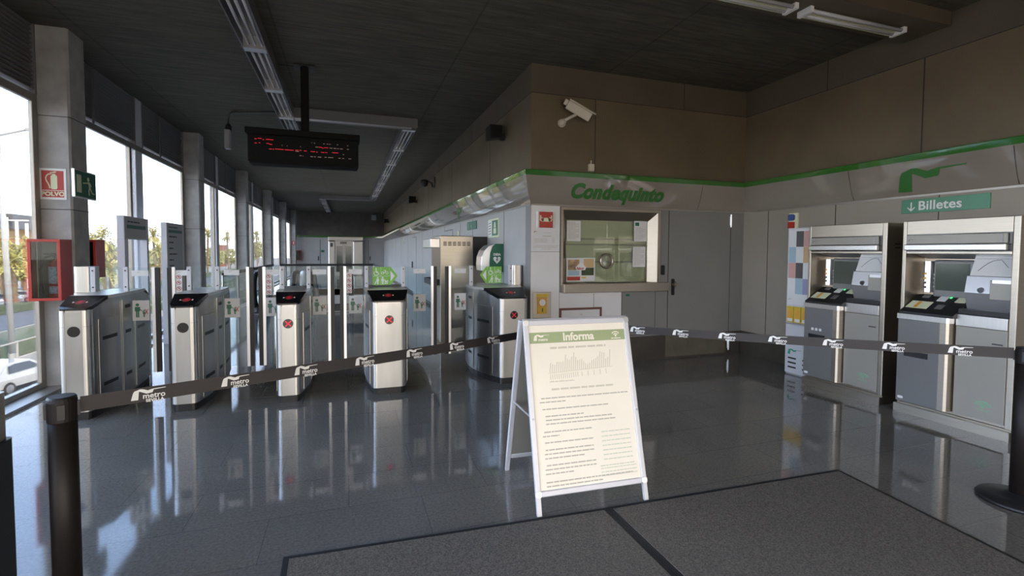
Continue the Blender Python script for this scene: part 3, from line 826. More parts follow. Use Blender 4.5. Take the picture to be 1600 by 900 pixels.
    plate('serial_label', M['paper'], frame_front((xl+xr)/2, GY+.003, .125), -.045 if xr-xl < .3 else -.04, .045 if xr-xl < .3 else .04, 0, .06, 0, .002, g)
    # side service panels (three a side) with black handle slots
    for s in (-1, 1):
        for k, (a, b, slots) in enumerate(((.13, .50, (.72, .27)), (.55, .80, (.985, .72, .27)), (.86, 1.36, (.985, .72, .27)))):
            bm = bm_new(); m_ = 6
            for i in range(m_):
                y0, y1 = GY+a+(b-a)*i/m_, GY+a+(b-a)*(i+1)/m_
                z1 = .93 if k == 0 else 1.075
                X0, X1 = side(y0, s)-s*.004, side(y1, s)-s*.004
                vs_ = [bm.verts.new(p) for p in ((X0, y0, .10), (X1, y1, .10), (X1, y1, z1), (X0, y0, z1), (X0+s*.006, y0, .10), (X1+s*.006, y1, .10), (X1+s*.006, y1, z1), (X0+s*.006, y0, z1))]
                for f in ((4, 5, 6, 7), (0, 1, 5, 4), (3, 7, 6, 2)): bm.faces.new([vs_[q] for q in f])
                if i == 0: bm.faces.new([vs_[q] for q in (0, 4, 7, 3)])
                if i == m_-1: bm.faces.new([vs_[q] for q in (1, 2, 6, 5)])
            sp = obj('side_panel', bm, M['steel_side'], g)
            bm = bm_new()
            for z in slots:
                aa, bb = a+.05, b-.07
                if k == 2: bb = a+.30
                y0, y1 = GY+aa, GY+bb
                X0, X1 = side(y0, s)+s*.0045, side(y1, s)+s*.0045
                q = 4
                for i in range(q):
                    ya_, yb_ = y0+(y1-y0)*i/q, y0+(y1-y0)*(i+1)/q
                    xa_, xb_ = side(ya_, s)+s*.004, side(yb_, s)+s*.004
                    bm.faces.new([bm.verts.new(p) for p in ((xa_, ya_, z), (xb_, yb_, z), (xb_, yb_, z+.035), (xa_, ya_, z+.035))])
            obj('handle_slot', bm, M['black'], sp)
    # uprights on the top with a glass pane between them
    XLm, XRm = side(GLASS_Y, -1), side(GLASS_Y, 1)
    for x in (XLm+.035, XRm-.035):
        up = bx('upright', M['postpaint'], x-.022, x+.022, GLASS_Y-.02, GLASS_Y+.02, ZTOP, 1.415, g, bevel=.004)
        for z in (1.20, 1.375):
            bm = bm_new(); add_cyl(bm, (x, GLASS_Y-.026, z), (x, GLASS_Y-.019, z), .008, seg=10); obj('bolt', bm, M['inkdark'], up)
    pn = bx('glass_pane', M['gateglass'], XLm+.057, XRm-.057, GLASS_Y-.005, GLASS_Y+.005, ZTOP+.005, 1.41, g)
    if green:
        P = frame_front((XLm+XRm)/2, GLASS_Y-.006, 1.175)
        if green < 0:
            P = P @ Matrix.Diagonal((-1, 1, 1, 1))
        u0, hh, w_ = -.15, .225, .2
        gs = bm_new(); poly_plate(gs, [(u0, 0), (u0+w_, 0), (u0+w_, hh), (u0, hh)], 0, .002, P)
        poly_plate(gs, [(u0+w_+.005, 0), (u0+w_+.02, 0), (u0+w_+.105, hh*.5), (u0+w_+.02, hh), (u0+w_+.005, hh)], 0, .002, P)
        sgn = obj('access_pictogram', gs, M['brightgreen'], pn)
        ic = bm_new()
        poly_plate(ic, [(u0+w_*.5-.0015, 0), (u0+w_*.5+.0015, 0), (u0+w_*.5+.0015, hh), (u0+w_*.5-.0015, hh)], .002, .003, P)
        poly_plate(ic, [(u0, hh*.5-.0015), (u0+w_, hh*.5-.0015), (u0+w_, hh*.5+.0015), (u0, hh*.5+.0015)], .002, .003, P)
        poly_plate(ic, [(u0+w_+.018, hh*.2), (u0+w_+.07, hh*.5), (u0+w_+.018, hh*.8)], .002, .003, P)
        if green < 0: P2 = P @ Matrix.Translation((2*u0+w_, 0, 0)) @ Matrix.Diagonal((-1, 1, 1, 1))
        else: P2 = P
        # wheelchair
        n = 18; c = (u0+.043, .148)
        for i in range(n):
            a, b = 2*math.pi*i/n, 2*math.pi*(i+1)/n
            if 1.0 < a < 1.9: continue
            poly_plate(ic, [(c[0]+.03*math.cos(a), c[1]+.03*math.sin(a)), (c[0]+.03*math.cos(b), c[1]+.03*math.sin(b)), (c[0]+.022*math.cos(b), c[1]+.022*math.sin(b)), (c[0]+.022*math.cos(a), c[1]+.022*math.sin(a))], .002, .003, P2)
        poly_plate(ic, disc_poly(.009, 10, u0+.042, .206), .002, .003, P2)
        poly_plate(ic, [(u0+.037, .195), (u0+.049, .195), (u0+.051, .165), (u0+.07, .16), (u0+.085, .13), (u0+.078, .126), (u0+.064, .15), (u0+.038, .155)], .002, .003, P2)
        # bicycle
        for cx in (u0+.122, u0+.172):
            n = 14
            for i in range(n):
                a, b = 2*math.pi*i/n, 2*math.pi*(i+1)/n
                poly_plate(ic, [(cx+.018*math.cos(a), .152+.018*math.sin(a)), (cx+.018*math.cos(b), .152+.018*math.sin(b)), (cx+.012*math.cos(b), .152+.012*math.sin(b)), (cx+.012*math.cos(a), .152+.012*math.sin(a))], .002, .003, P2)
        poly_plate(ic, [(u0+.122, .15), (u0+.145, .152), (u0+.165, .185), (u0+.16, .188), (u0+.135, .182), (u0+.13, .176), (u0+.152, .18), (u0+.143, .158), (u0+.122, .156)], .002, .003, P2)
        # person with cases, person with pram
        person_icon(ic, P2, u0+.062, .055, .092, .002, .003)
        poly_plate(ic, [(u0+.018, .01), (u0+.034, .012), (u0+.052, .055), (u0+.045, .058)], .002, .003, P2)
        person_icon(ic, P2, u0+.122, .055, .092, .002, .003)
        poly_plate(ic, [(u0+.138, .07), (u0+.15, .035), (u0+.178, .035), (u0+.19, .06), (u0+.16, .05), (u0+.145, .072)], .002, .003, P2)
        for cx in (u0+.153, u0+.175): poly_plate(ic, disc_poly(.009, 10, cx, .022), .002, .003, P2)
        obj('pictogram_figures', ic, M['white'], sgn)
    for (s, xb, pict) in doors:
        xa = XRm-.01 if s > 0 else XLm+.01
        door_leaf(g, s, xa, xb, pict)
    return g

make_gate('steel ticket gate beside the red extinguisher case, nearest the windows', -2.52, -2.285, .05, .06, 0, [(1, -2.02, False)])
make_gate('steel ticket gate with a dark signal disc, second from the windows', -1.645, -1.42, .05, .06, 0, [(-1, -1.80, True), (1, -1.10, False)])
make_gate('narrow steel ticket gate showing a red cross, in the middle of the row', -.70, -.475, .05, .07, 1, [(-1, -.90, True), (1, -.22, False)])
make_gate('wide steel ticket gate showing a red cross and a green access sign pointing right', .26, .625, .06, .08, 1, [(-1, -.01, True), (1, 1.03, False)], green=1)
make_gate('wide steel ticket gate next to the ticket office wall, green access sign pointing left', 1.735, 2.09, .20, .05, 2, [(-1, 1.29, False)], green=-1)

# fixed end posts either side of the gate line
for label, x0, x1, s in (('stainless barrier box between the first gate and the window column', -2.76, -2.60, 1), ('stainless barrier box between the last gate and the ticket office wall', 2.17, 2.325, -1)):
    g = thing('barrier_post', label, 'barrier post', ((x0+x1)/2, 6.5, 0), 0, 'barrier end boxes')
    bm = bm_new(); add_prism(bm, rrect(x0, x1, 6.38, 6.62, .035), 0, 1.135, 'z'); obj('lower_box', bm, M['steel'], g)
    bm = bm_new(); add_prism(bm, rrect(x0+.004, x1-.004, 6.384, 6.616, .035), 1.14, 1.415, 'z'); obj('upper_box', bm, M['steel'], g)

# ================================================================== TICKET MACHINES
def make_machine(label, y_left):
    g = thing('ticket_machine', label, 'ticket machine', (5.35, y_left, 0), -math.pi/2, 'ticket vending machines')
    W, D, Z0, Z1 = .915, .58, .095, 1.93
    L = dict(parent=g, world_=False)
    def B(name, mt, u0, u1, w0, w1, z0, z1, bev=0, par=None, label=None):      # w = distance out of the front plane
        bm = bm_new(); add_box(bm, u0, u1, -w1, -w0, z0, z1)
        return obj(name, bm, mt, par or g, False, bev, label=label)
    # casing made of frame stiles around the recess
    bm = bm_new()
    add_box(bm, 0, W, .30, D, Z0, Z1)                          # rear body
    add_box(bm, 0, .035, 0, .30, Z0, Z1); add_box(bm, W-.05, W, 0, .30, Z0, Z1)
    add_box(bm, .035, W-.05, 0, .30, 1.60, Z1)
    add_box(bm, .035, W-.05, .02, .30, Z0, 1.00)
    obj('casing', bm, M['steel_warm'], g, False, .006)
    bm = bm_new(); add_box(bm, 0, W, .012, D, 0, Z0); add_box(bm, -.005, W+.005, -.04, .012, 0, Z0-.012); obj('base_plinth', bm, M['steel_warm'], g, False)
    # hood: dark surround, header plate and bright bar
    B('hood_surround', M['blackgloss'], .04, .865, .0, .004, 1.625, 1.795)
    hd = B('header_plate', M['machinelight'], .048, .84, .004, .022, 1.70, 1.785, .003)
    bm = bm_new(); poly_plate(bm, [(a*.07, b*.07) for a, b in LOGO], 0, .001, Matrix.Translation((.065, -.022, 1.725)) @ Matrix(((1, 0, 0, 0), (0, 0, -1, 0), (0, 1, 0, 0), (0, 0, 0, 1))))
    obj('printed_logo', bm, M['machinegrey'], hd, False)
    B('header_clip', M['greyplastic'], .79, .812, .022, .026, 1.705, 1.78, 0, hd)
    B('hood_bar', M['steel'], .042, .845, .004, .05, 1.635, 1.695, .008)
    # recess interior
    bm = bm_new(); add_box(bm, .035, W-.05, .285, .30, 1.0, 1.60); obj('recess_back', bm, M['steel_warm'], g, False)
    bm = bm_new(); add_prism(bm, [(.10, 1.60), (.30, 1.60), (.30, 1.55)], .06, W-.08, 'x'); obj('recess_lamp_cover', bm, M['alu'], g, False)
    # screen unit
    bm = bm_new(); add_box(bm, .17, .50, .19, .285, 1.17, 1.545); sc = obj('screen_housing', bm, M['machinegrey'], g, False, .02)
    B('screen', M['screen'], .195, .475, -.19, -.186, 1.245, 1.51, 0, sc)
    bm = bm_new(); add_prism(bm, [(.10, .285), (.10, .17), (.125, .145), (.165, .16), (.165, .285)], 1.22, 1.53, 'z'); sp = obj('side_module', bm, M['alu'], g, False)
    for k in range(4): B('instruction_mark', M['orange'] if k > 1 else M['inkdark'], .118, .138, -.158, -.14, 1.26+k*.045, 1.28+k*.045, 0, sp)
    bm = bm_new()
    for k in range(4): add_box(bm, .175, .19, .185, .19, 1.27+k*.04, 1.285+k*.04)
    obj('screen_key', bm, M['greyplastic'], sc, False)
    # sloping black console
    bm = bm_new(); add_prism(bm, [(-.075, 1.005), (-.075, 1.03), (-.02, 1.06), (.21, 1.19), (.285, 1.19), (.285, 1.0)], .037, .50, 'x'); cs = obj('console', bm, M['black'], g, False, .004)
    def on_slope(u0, u1, t0, t1, mt, name, par, lift=.003):
        bm = bm_new(); pts = []
        for (u, t) in ((u0, t0), (u1, t0), (u1, t1), (u0, t1)):
            y = -.02+.23*t; z = 1.06+.13*t
            pts.append((u, y, z))
        nrm = Vector((0, -.13, .23)).normalized()
        lo = [bm.verts.new(p) for p in pts]; hi = [bm.verts.new(Vector(p)+nrm*lift) for p in pts]
        bm.faces.new(hi); bm.faces.new(lo[::-1])
        for i in range(4): bm.faces.new((lo[i], lo[(i+1) % 4], hi[(i+1) % 4], hi[i]))
        return obj(name, bm, mt, par, False)
    tk = on_slope(.055, .24, .05, .52, M['offwhite'], 'ticket_reader', cs)
    on_slope(.12, .15, .08, .48, M['orange'], 'reader_arrow', tk, .005)
    on_slope(.10, .16, .80, .95, M['alu'], 'coin_slot', cs, .006)
    on_slope(.25, .32, .62, .98, M['paper'], 'keypad', cs, .006)
    on_slope(.40, .48, .62, .98, M['offwhite'], 'card_pad', cs, .006)
    on_slope(.33, .345, .85, .95, M['greenlamp'], 'status_light', cs, .006)
    on_slope(.30, .36, .10, .38, M['machinegrey'], 'coin_tray', cs, .004)
    # right-hand block: map plate and bulging steel panel
    bm = bm_new(); add_prism(bm, [(.10, 1.10), (.055, 1.25), (.085, 1.40), (.285, 1.40), (.285, 1.10)], .51, W-.05, 'x'); rb = obj('payment_block', bm, M['alu'], g, False)
    bm = bm_new(); add_prism(bm, [(.085, 1.405), (.16, 1.585), (.285, 1.585), (.285, 1.405)], .53, W-.05, 'x'); mp = obj('map_block', bm, M['paper'], g, False)
    bm = bm_new()                                                    # the line map printed on it
    pts = [(.58+.03*i, .25+.55*math.sin(min(1, i/4)*math.pi/2)-(.0 if i < 5 else (i-5)*.18)) for i in range(8)]
    def mpt(u, v, l=.002):
        return Vector((u, .085+.075*v, 1.405+.18*v))+Vector((0, -.18, .075)).normalized()*l
    add_tube(bm, [mpt(u, max(.1, v)) for u, v in pts], .002, 5)
    add_tube(bm, [mpt(.545, .86), mpt(.85, .86)], .0012, 4)
    obj('line_map', bm, M['inkdark'], mp, False)
    bm = bm_new(); add_cyl(bm, (.63, .075, 1.28), (.63, .05, 1.275), .024, seg=18); lk = obj('lock', bm, M['steel_side'], rb, False)
    bm = bm_new(); add_box(bm, .70, W-.052, .045, .08, 1.20, 1.37); pr_ = obj('note_reader', bm, M['machinelight'], rb, False, .004)
    bm = bm_new(); add_box(bm, .72, W-.06, .038, .046, 1.345, 1.375); obj('bright_lip', bm, M['alu'], pr_, False)
    bm = bm_new(); add_box(bm, .50, W-.05, .0, .285, 1.055, 1.10); obj('black_shelf', bm, M['black'], g, False)  # black shelf under the payment block
    # lower left bulging front
    bm = bm_new(); add_prism(bm, [(.02, 0), (.02, -.07), (.03, -.085), (.455, -.085), (.472, -.07), (.485, 0)], .955, 1.005, 'z'); obj('tray_lip', bm, M['steel'], g, False)
    bm = bm_new(); add_prism(bm, [(.03, .02), (.03, -.065), (.04, -.075), (.40, -.075), (.40, .02)], .125, .952, 'z'); ll = obj('lower_door', bm, M['machinegrey'], g, False)
    bm = bm_new(); add_prism(bm, [(.40, .02), (.40, -.075), (.45, -.075), (.468, -.06), (.48, .02)], .125, .952, 'z'); obj('steel_edge', bm, M['steel_warm'], g, False)
    B('ticket_slot', M['black'], .10, .31, .075, .079, .585, .64, 0, ll)
    bm = bm_new()
    for k in range(3): add_box(bm, .135+k*.05, .165+k*.05, -.077, -.075, .685, .715)
    obj('slot_marks', bm, M['paper'], ll, False)
    bm = bm_new(); add_prism(bm, rrect(.055, .105, .15, .175, .01), -.078, -.075, 'y'); obj('white_badge', bm, M['paper'], ll, False)
    # lower right door
    rd = B('cash_door', M['machinelight'], .49, W-.052, -.02, .004, .125, .94, .003)
    B('door_header', M['steel'], .49, W-.052, -.02, .012, .945, 1.05, .003)
    B('note_slot', M['inkdark'], .76, .835, .004, .007, .81, .822, 0, rd)
    n = 12; bm = bm_new()
    for (rr, a0, a1) in ((.075, 30, 150), (.055, 40, 140)):
        for i in range(n):
            a, b = math.radians(a0+(a1-a0)*i/n), math.radians(a0+(a1-a0)*(i+1)/n)
            add_prism(bm, [(.715+rr*math.cos(a), .22+rr*math.sin(a)), (.715+rr*math.cos(b), .22+rr*math.sin(b)), (.715+(rr-.01)*math.cos(b), .22+(rr-.01)*math.sin(b)), (.715+(rr-.01)*math.cos(a), .22+(rr-.01)*math.sin(a))], -.006, -.004, 'y')
    add_prism(bm, [(.665, .215), (.765, .205), (.765, .212), (.665, .222)], -.006, -.004, 'y')
    add_prism(bm, disc_poly(.014, 12, .715, .245), -.006, -.004, 'y')
    obj('green_emblem', bm, mat('faded_green_print', (.20, .42, .26), .5), rd, False)
    # side vents
    bm = bm_new()
    for k in range(3):
        for z in (1.66, 1.70): add_box(bm, W, W+.002, .12+k*.12, .20+k*.12, z, z+.012); add_box(bm, -.002, 0, .12+k*.12, .20+k*.12, z, z+.012)
    obj('vent_slots', bm, M['black'], g, False)
    return g
make_machine('left-hand steel ticket machine, next to the leaflet stand', 4.485)
make_machine('right-hand steel ticket machine under the Billetes sign', 3.42)

# corridor vending machine, seen from its side
P = None
g = thing('ticket_machine', 'tall steel machine in the corridor behind the gates, seen from its vented side', 'ticket machine', (1.9, 8.7, 0))
bm = bm_new(); add_box(bm, 1.50, 2.07, 8.2, 9.15, .05, 1.87); obj('casing', bm, M['steel_warm'], g, bevel=.012)
bx('base_plinth', M['steel_warm'], 1.46, 2.07, 8.22, 9.13, 0, .05, g)
bx('wall_box', M['black'], 2.07, XK-.005, 8.25, 9.1, .05, 1.86, g)
bx('hood', M['steel'], 1.34, 1.50, 8.25, 9.1, 1.66, 1.82, g, bevel=.01)
bx('side_cheek', M['machinelight'], 1.36, 1.50, 8.24, 8.27, 1.16, 1.66, g)
bx('console', M['black'], 1.36, 1.50, 8.3, 9.1, 1.02, 1.12, g)
bm = bm_new()
for k in range(6):
    for z in (1.70, 1.725, 1.75): add_box(bm, 1.55+k*.082, 1.61+k*.082, 8.197, 8.2, z, z+.014)
obj('vent_slots', bm, M['black'], g)

# ================================================================== LEAFLET STAND and wall bits on the right
yl = 4.955
P = frame_right(5.55, yl, 0)
g = thing('leaflet_stand', 'slim white leaflet stand left of the ticket machines', 'leaflet stand', (5.72, yl-.17, 0))
plate('cabinet', M['postpaint'], P, 0, .36, .02, 1.93, -.30, 0, g, bevel=.004)
plate('foot', M['greyplastic'], P, .01, .35, 0, .02, -.29, -.01, g)
grid = [['paper', 'leaf_dark', 'pastel_pink'], ['pastel_blue', 'paper', 'pastel_orange'], ['pastel_pink', 'leaf_dark', 'paper'], ['paper', 'pastel_blue', 'leaf_lav']]
pb = plate('poster_panel', M['paper'], P, .015, .345, .93, 1.91, 0, .003, g)
for r_, row in enumerate(grid):
    for c_, nm in enumerate(row):
        tl = plate('printed_tile', M[nm], P, .02+c_*.108, .02+c_*.108+.106, 1.89-(r_+1)*.205, 1.89-r_*.205-.003, .003, .004, pb)
obj('printed_logo', logo_bm(P @ Matrix.Translation((.03, .985, .003)), .07, .001), M['ink'], pb)
P_ = P
for c_ in range(3):
    u = .02+c_*.11
    bm = bm_new(); add_box(bm, u, u+.10, .694, .905, .004, .012, P)
    o = obj('leaflet', bm, M['yellow']); tag(o, ['yellow leaflet in the stand, leftmost of three', 'yellow leaflet in the middle pocket of the stand', 'yellow leaflet in the stand, rightmost of three'][c_], 'leaflet', 'yellow leaflets in the stand')
    plate('printed_tile', M['orange'], P, u+.012, u+.085, .75, .86, .012, .013, o); plate('printed_tile', M['paper'], P, u+.012, u+.085, .705, .745, .012, .013, o)
plate('pocket_rail', M['alu'], P, .012, .35, .665, .69, 0, .016, g)
obj('green_logo', logo_bm(P @ Matrix.Translation((.04, .27, .0005)), .20, .002), mat('teal_print', (.05, .32, .22), .5), g)
bm = bm_new()
for k in range(3):
    add_box(bm, .05, .17, .09+k*.06, .11+k*.06, 0, .003, P); add_box(bm, .265, .325, .09+k*.06, .11+k*.06, 0, .003, P)
obj('vent_slots', bm, M['black'], g)
# alarm buttons
P = frame_right(XR, 5.27, 1.94)
g = thing('alarm_panel', 'small wall panel with a blue and a red button above the leaflet stand', 'alarm panel', (XR, 5.2, 1.94))
plate('backplate', M['offwhite'], P, 0, .14, 0, .22, 0, .03, g, bevel=.004)
bm = bm_new(); add_prism(bm, rrect(.01, .10, .115, .205, .03), .03, .06, 'z', P); obj('blue_button', bm, M['blue'], g)
bm = bm_new(); add_prism(bm, rrect(.01, .10, .01, .10, .012), .03, .06, 'z', P); obj('red_button', bm, M['red'], g)
# Billetes sign
P = frame_right(XR, 3.81, 2.05)
g = thing('ticket_sign', 'green Billetes sign with a down arrow above the ticket machines', 'sign', (XR, 3.4, 2.05))
plate('sign_plate', M['signgreen'], P, 0, .80, 0, .15, 0, .012, g, bevel=.002)
obj('lettering', text_bm('Billetes', .135, P @ Matrix.Translation((.37, .072, .0135)), bold=.0025, depth=.002, spacing=1.03), M['white'], g)
bm = bm_new(); poly_plate(bm, [(.094, .035), (.106, .035), (.106, .12), (.094, .12)], .012, .0145, P)
poly_plate(bm, [(.10, .02), (.14, .06), (.134, .068), (.10, .036), (.066, .068), (.06, .06)], .012, .0145, P); obj('arrow', bm, M['white'], g)

# ================================================================== CEILING EQUIPMENT
def lamp_tray(label, axis, a0, a1, c, width, z, nt=3, step=1.55, start=.15, tubes=True):
    g = thing('fluorescent_light_tray', label, 'ceiling light', ((c, (a0+a1)/2, z) if axis == 'y' else ((a0+a1)/2, c, z)), 0, 'ceiling light trays')
    def bxx(bm, p0, p1, q0, q1, z0, z1):
        if axis == 'y': add_box(bm, q0, q1, p0, p1, z0, z1)
        else: add_box(bm, p0, p1, q0, q1, z0, z1)
    h = width/2
    bm = bm_new(); bxx(bm, a0, a1, c-h+.01, c+h-.01, ZC-.03, ZC-.001)
    bxx(bm, a0, a1, c-h, c-h+.012, z-.005, ZC-.001); bxx(bm, a0, a1, c+h-.012, c+h, z-.005, ZC-.001)
    obj('channel', bm, M['lampchannel'], g)
    p = a0+start
    while p < a1-.3:
        q = min(p+step-.18, a1-.1)
        bm = bm_new(); bxx(bm, p-.14, p-.02, c-h+.012, c+h-.012, z-.012, ZC-.03); obj('lamp_holder', bm, M['alu'], g)
        if tubes:
            for k in range(nt):
                o_ = (k-(nt-1)/2)*width*.55/max(1, nt-1)+width*.05
                bm = bm_new()
                if axis == 'y': add_cyl(bm, (c+o_, p, z+.02), (c+o_, q, z+.02), .016, seg=10)
                else: add_cyl(bm, (p, c+o_, z+.02), (q, c+o_, z+.02), .016, seg=10)
                obj('tube', bm, M['tube'], g, smooth=True)
        p += step
    return g
lamp_tray('long ceiling tray of unlit fluorescent tubes along the window side', 'y', 3.0, 10.95, -.99, .26, 3.94, start=.42)
lamp_tray('second tray of unlit tubes running down the corridor ceiling', 'y', 9.62, 23.57, 1.16, .26, 3.94, step=2.0)
lamp_tray('far tray of unlit tubes above the escalators', 'y', 23.83, 33, -1.03, .26, 3.94, step=2.4)
lamp_tray('plain cross tray joining the near and the second ceiling light trays', 'x', -.86, 1.29, 9.5, .22, 3.93, step=9)
lamp_tray('plain cross tray joining the second and the far ceiling light trays', 'x', -1.16, 1.29, 23.7, .24, 3.93, step=9)
# beam with twin tubes, right front
g = thing('twin_tube_lamp', 'brown ceiling channel with unlit twin tubes at the top right', 'ceiling light', (4.6, 3.62, 3.95))
bx('channel', M['beige_top'], 2.0, XR-.02, 3.40, 3.84, 3.955, ZC-.003, g)
for (x0, x1) in ((4.22, 5.50), (2.7, 4.02)):
    bm = bm_new(); add_box(bm, x0, x1, 3.66, 3.74, 3.925, 3.955); bt = obj('batten', bm, M['offwhite'], g)
    for y in (3.60, 3.69):
        bm = bm_new(); add_cyl(bm, (x0, y, 3.925), (x1, y, 3.925), .018, seg=12); obj('tube', bm, M['tube'], bt, smooth=True)
    for x in (x0-.01, x1):
        bm = bm_new(); add_box(bm, x-.015, x+.025, 3.57, 3.72, 3.90, 3.955); obj('lamp_holder', bm, M['white'], bt)
# conduit and the hanging camera at its left end
bm = bm_new(); add_tube(bm, [(-2.03, 10.2, 3.88), (-2.03, 10.2, 4.0), (-2.0, 10.15, 4.06), (-1.93, 10.05, 4.075), (-1.5, 9.9, 4.08), (-1.12, 9.75, 4.08)], .017, 8)
g = thing('ceiling_camera', 'small grey camera hanging from a bent conduit near the windows', 'security camera', (-2.03, 10.2, 3.7))
obj('conduit', bm, M['cablegrey'], g)
bm = bm_new(); add_lathe(bm, [(.03, .16), (.055, .12), (.055, .06), (.045, .0)], (-2.03, 10.2, 3.74), 14); obj('mount', bm, M['black'], g)
bm = bm_new(); add_box(bm, -2.075, -1.985, 10.06, 10.2, 3.44, 3.78); obj('camera_body', bm, M['greyplastic'], g, bevel=.01)

# hanging display
g = thing('hanging_display', 'black hanging display with red dot-matrix text', 'display', (-.52, 7.25, 2.75))
bx('casing', M['displayblack'], -1.215, .165, 7.18, 7.42, 2.77, 3.16, g, bevel=.01)
bx('hood', M['displayblack'], -1.235, .185, 7.12, 7.45, 3.12, 3.20, g, bevel=.01)
bx('bottom_tray', M['displayblack'], -1.19, .15, 7.15, 7.42, 2.745, 2.77, g)
bm = bm_new(); add_box(bm, -.575, -.475, 7.26, 7.36, 3.2, ZC-.02); obj('pole', bm, M['displayblack'], g)
bm = bm_new(); add_box(bm, -.66, -.39, 7.18, 7.44, ZC-.02, ZC); add_box(bm, -.84, -.6, 7.29, 7.31, ZC-.02, ZC-.008); obj('ceiling_plate', bm, M['black'], g)
# dot-matrix traces: (px, py, width) measured on the sign face, 1600 px = full face
P = frame_front(-1.205, 7.18, 2.77)
red_runs = [(150, 275, 20), (190, 270, 40), (245, 283, 14), (285, 280, 85), (150, 318, 20), (200, 316, 12), (290, 322, 30), (325, 330, 30), (320, 378, 30), (365, 380, 10), (395, 378, 60), (460, 382, 30), (510, 385, 100), (640, 388, 30), (690, 390, 20), (745, 396, 30), (830, 402, 50), (900, 408, 12), (960, 410, 40), (1015, 412, 25), (1100, 412, 80), (930, 356, 40), (975, 366, 12), (1000, 360, 50)]
pale_runs = [(840, 310, 8), (870, 314, 10), (990, 320, 10), (1035, 322, 14), (1065, 324, 10), (1165, 328, 14), (890, 354, 28), (1070, 364, 28), (1120, 367, 30), (1165, 370, 20), (1205, 372, 28), (1295, 338, 16), (1295, 376, 26), (640, 400, 40), (690, 446, 24), (730, 450, 8), (825, 455, 30), (875, 458, 12), (920, 460, 40), (1005, 462, 24), (1050, 464, 40), (1098, 466, 12), (1185, 472, 22), (1232, 474, 20), (1315, 478, 30), (1240, 432, 12), (475, 340, 8), (535, 346, 8), (700, 352, 8)]
for nm, runs, mt_ in (('red_dots', red_runs, M['led']), ('pale_dots', pale_runs, M['ledwhite'])):
    bm = bm_new()
    for (px, py, wd) in runs:
        u = (px-75)/1350*1.35; v = .37*(1-((py-205)-(px-75)*.05)/290)
        k = 0
        while k*9 < wd:
            add_box(bm, u+k*.009, u+k*.009+.0065, v, v+.0075, .0, .0025, P); k += 1
    obj(nm, bm, mt_, g)

# loudspeakers and cameras on the upper walls
def speaker(label, y, s=1., z=3.45):
    g = thing('wall_speaker', label, 'loudspeaker', (XK, y, z), 0, 'black wall speakers')
    bm = bm_new()
    a = [(-.10*s, -.09*s), (.10*s, -.09*s), (.10*s, .09*s), (-.10*s, .09*s)]; b = [(p*1.25, q*1.2) for p, q in a]
    va = [bm.verts.new((XK-.06, y+p, z+q)) for p, q in a]; vb_ = [bm.verts.new((XK-.28*s, y-.03+p, z-.03+q)) for p, q in b]
    bm.faces.new(va); bm.faces.new(vb_[::-1])
    for i in range(4): bm.faces.new((va[i], va[(i+1) % 4], vb_[(i+1) % 4], vb_[i]))
    obj('cabinet', bm, M['black'], g, bevel=.012)
    bx('bracket', M['black'], XK-.08, XK-.002, y-.04, y+.04, z-.12, z-.02, g)
speaker('nearest black speaker, high on the corridor corner of the ticket office', 7.3)
speaker('middle black speaker high on the corridor wall', 17.2, 1.1, 3.40)
speaker('farthest black speaker high on the corridor wall near its end', 29.0, 1.1, 3.35)
g = thing('dome_camera', 'dark camera with a looped cable on the corridor wall between two speakers', 'security camera', (XK, 14.1, 3.57))
bm = bm_new(); add_lathe(bm, [(.02, -.13), (.09, -.09), (.11, 0), (.11, .06), (.05, .08)], (XK-.22, 14.1, 3.57), 16); obj('housing', bm, M['black'], g, smooth=True)
bm = bm_new(); add_tube(bm, [(XK-.11, 14.1, 3.60), (XK-.03, 14.0, 3.55), (XK-.02, 13.85, 3.40), (XK-.02, 13.6, 3.38), (XK-.02, 13.5, 3.5), (XK-.02, 13.55, 3.66)], .02, 8); obj('cable', bm, M['cablegrey'], g)
o = bx('wall_clock_box', M['greyplastic'], 1.55, 1.85, YFAR-.10, YFAR-.021, 3.62, 3.95); tag(o, 'small pale box high on the dark end wall', 'wall box')

# bullet camera on the ticket office wall
g = thing('bullet_camera', 'beige bullet camera pointing down to the right above Condequinto lettering', 'security camera', (2.78, YW, 3.33))
pa, pb2 = Vector((2.80, 5.99, 3.575)), Vector((3.10, 5.90, 3.40))
ax = (pb2-pa).normalized(); up = (Vector((0, -.35, 1))-ax*ax.dot(Vector((0, -.35, 1)))).normalized(); sd_ = ax.cross(up)
Mx = Matrix((( ax.x, sd_.x, up.x, pa.x), (ax.y, sd_.y, up.y, pa.y), (ax.z, sd_.z, up.z, pa.z), (0, 0, 0, 1)))
bm = bm_new(); add_box(bm, 0, .36, -.06, .06, -.065, .055, Mx); obj('housing', bm, M['camcase'], g, bevel=.015)
bm = bm_new(); add_box(bm, -.0, .40, -.07, .07, .055, .075, Mx); obj('sunshield', bm, M['camcase'], g, bevel=.008)
bm = bm_new(); add_box(bm, -.05, .0, -.04, .04, -.03, .045, Mx); obj('cable_gland', bm, M['camcase'], g, bevel=.01)
bm = bm_new(); add_cyl(bm, Mx @ Vector((.361, 0, -.005)), Mx @ Vector((.364, 0, -.005)), .04, seg=16); obj('lens', bm, M['blackgloss'], g)
bm = bm_new(); add_cyl(bm, Mx @ Vector((.17, 0, -.065)), (2.80, 6.06, 3.375), .022, .02, seg=12); add_cyl(bm, (2.80, 6.06, 3.375), (2.775, 6.12, 3.345), .03, .045, seg=12); obj('arm', bm, M['camcase'], g)
bm = bm_new(); add_cyl(bm, (2.775, 6.10, 3.345), (2.775, YW, 3.345), .055, seg=16); obj('wall_plate', bm, M['camcase'], g)
g = thing('junction_box', 'small beige junction box standing on the fascia above the lettering', 'junction box', (3.22, YW, 2.75))
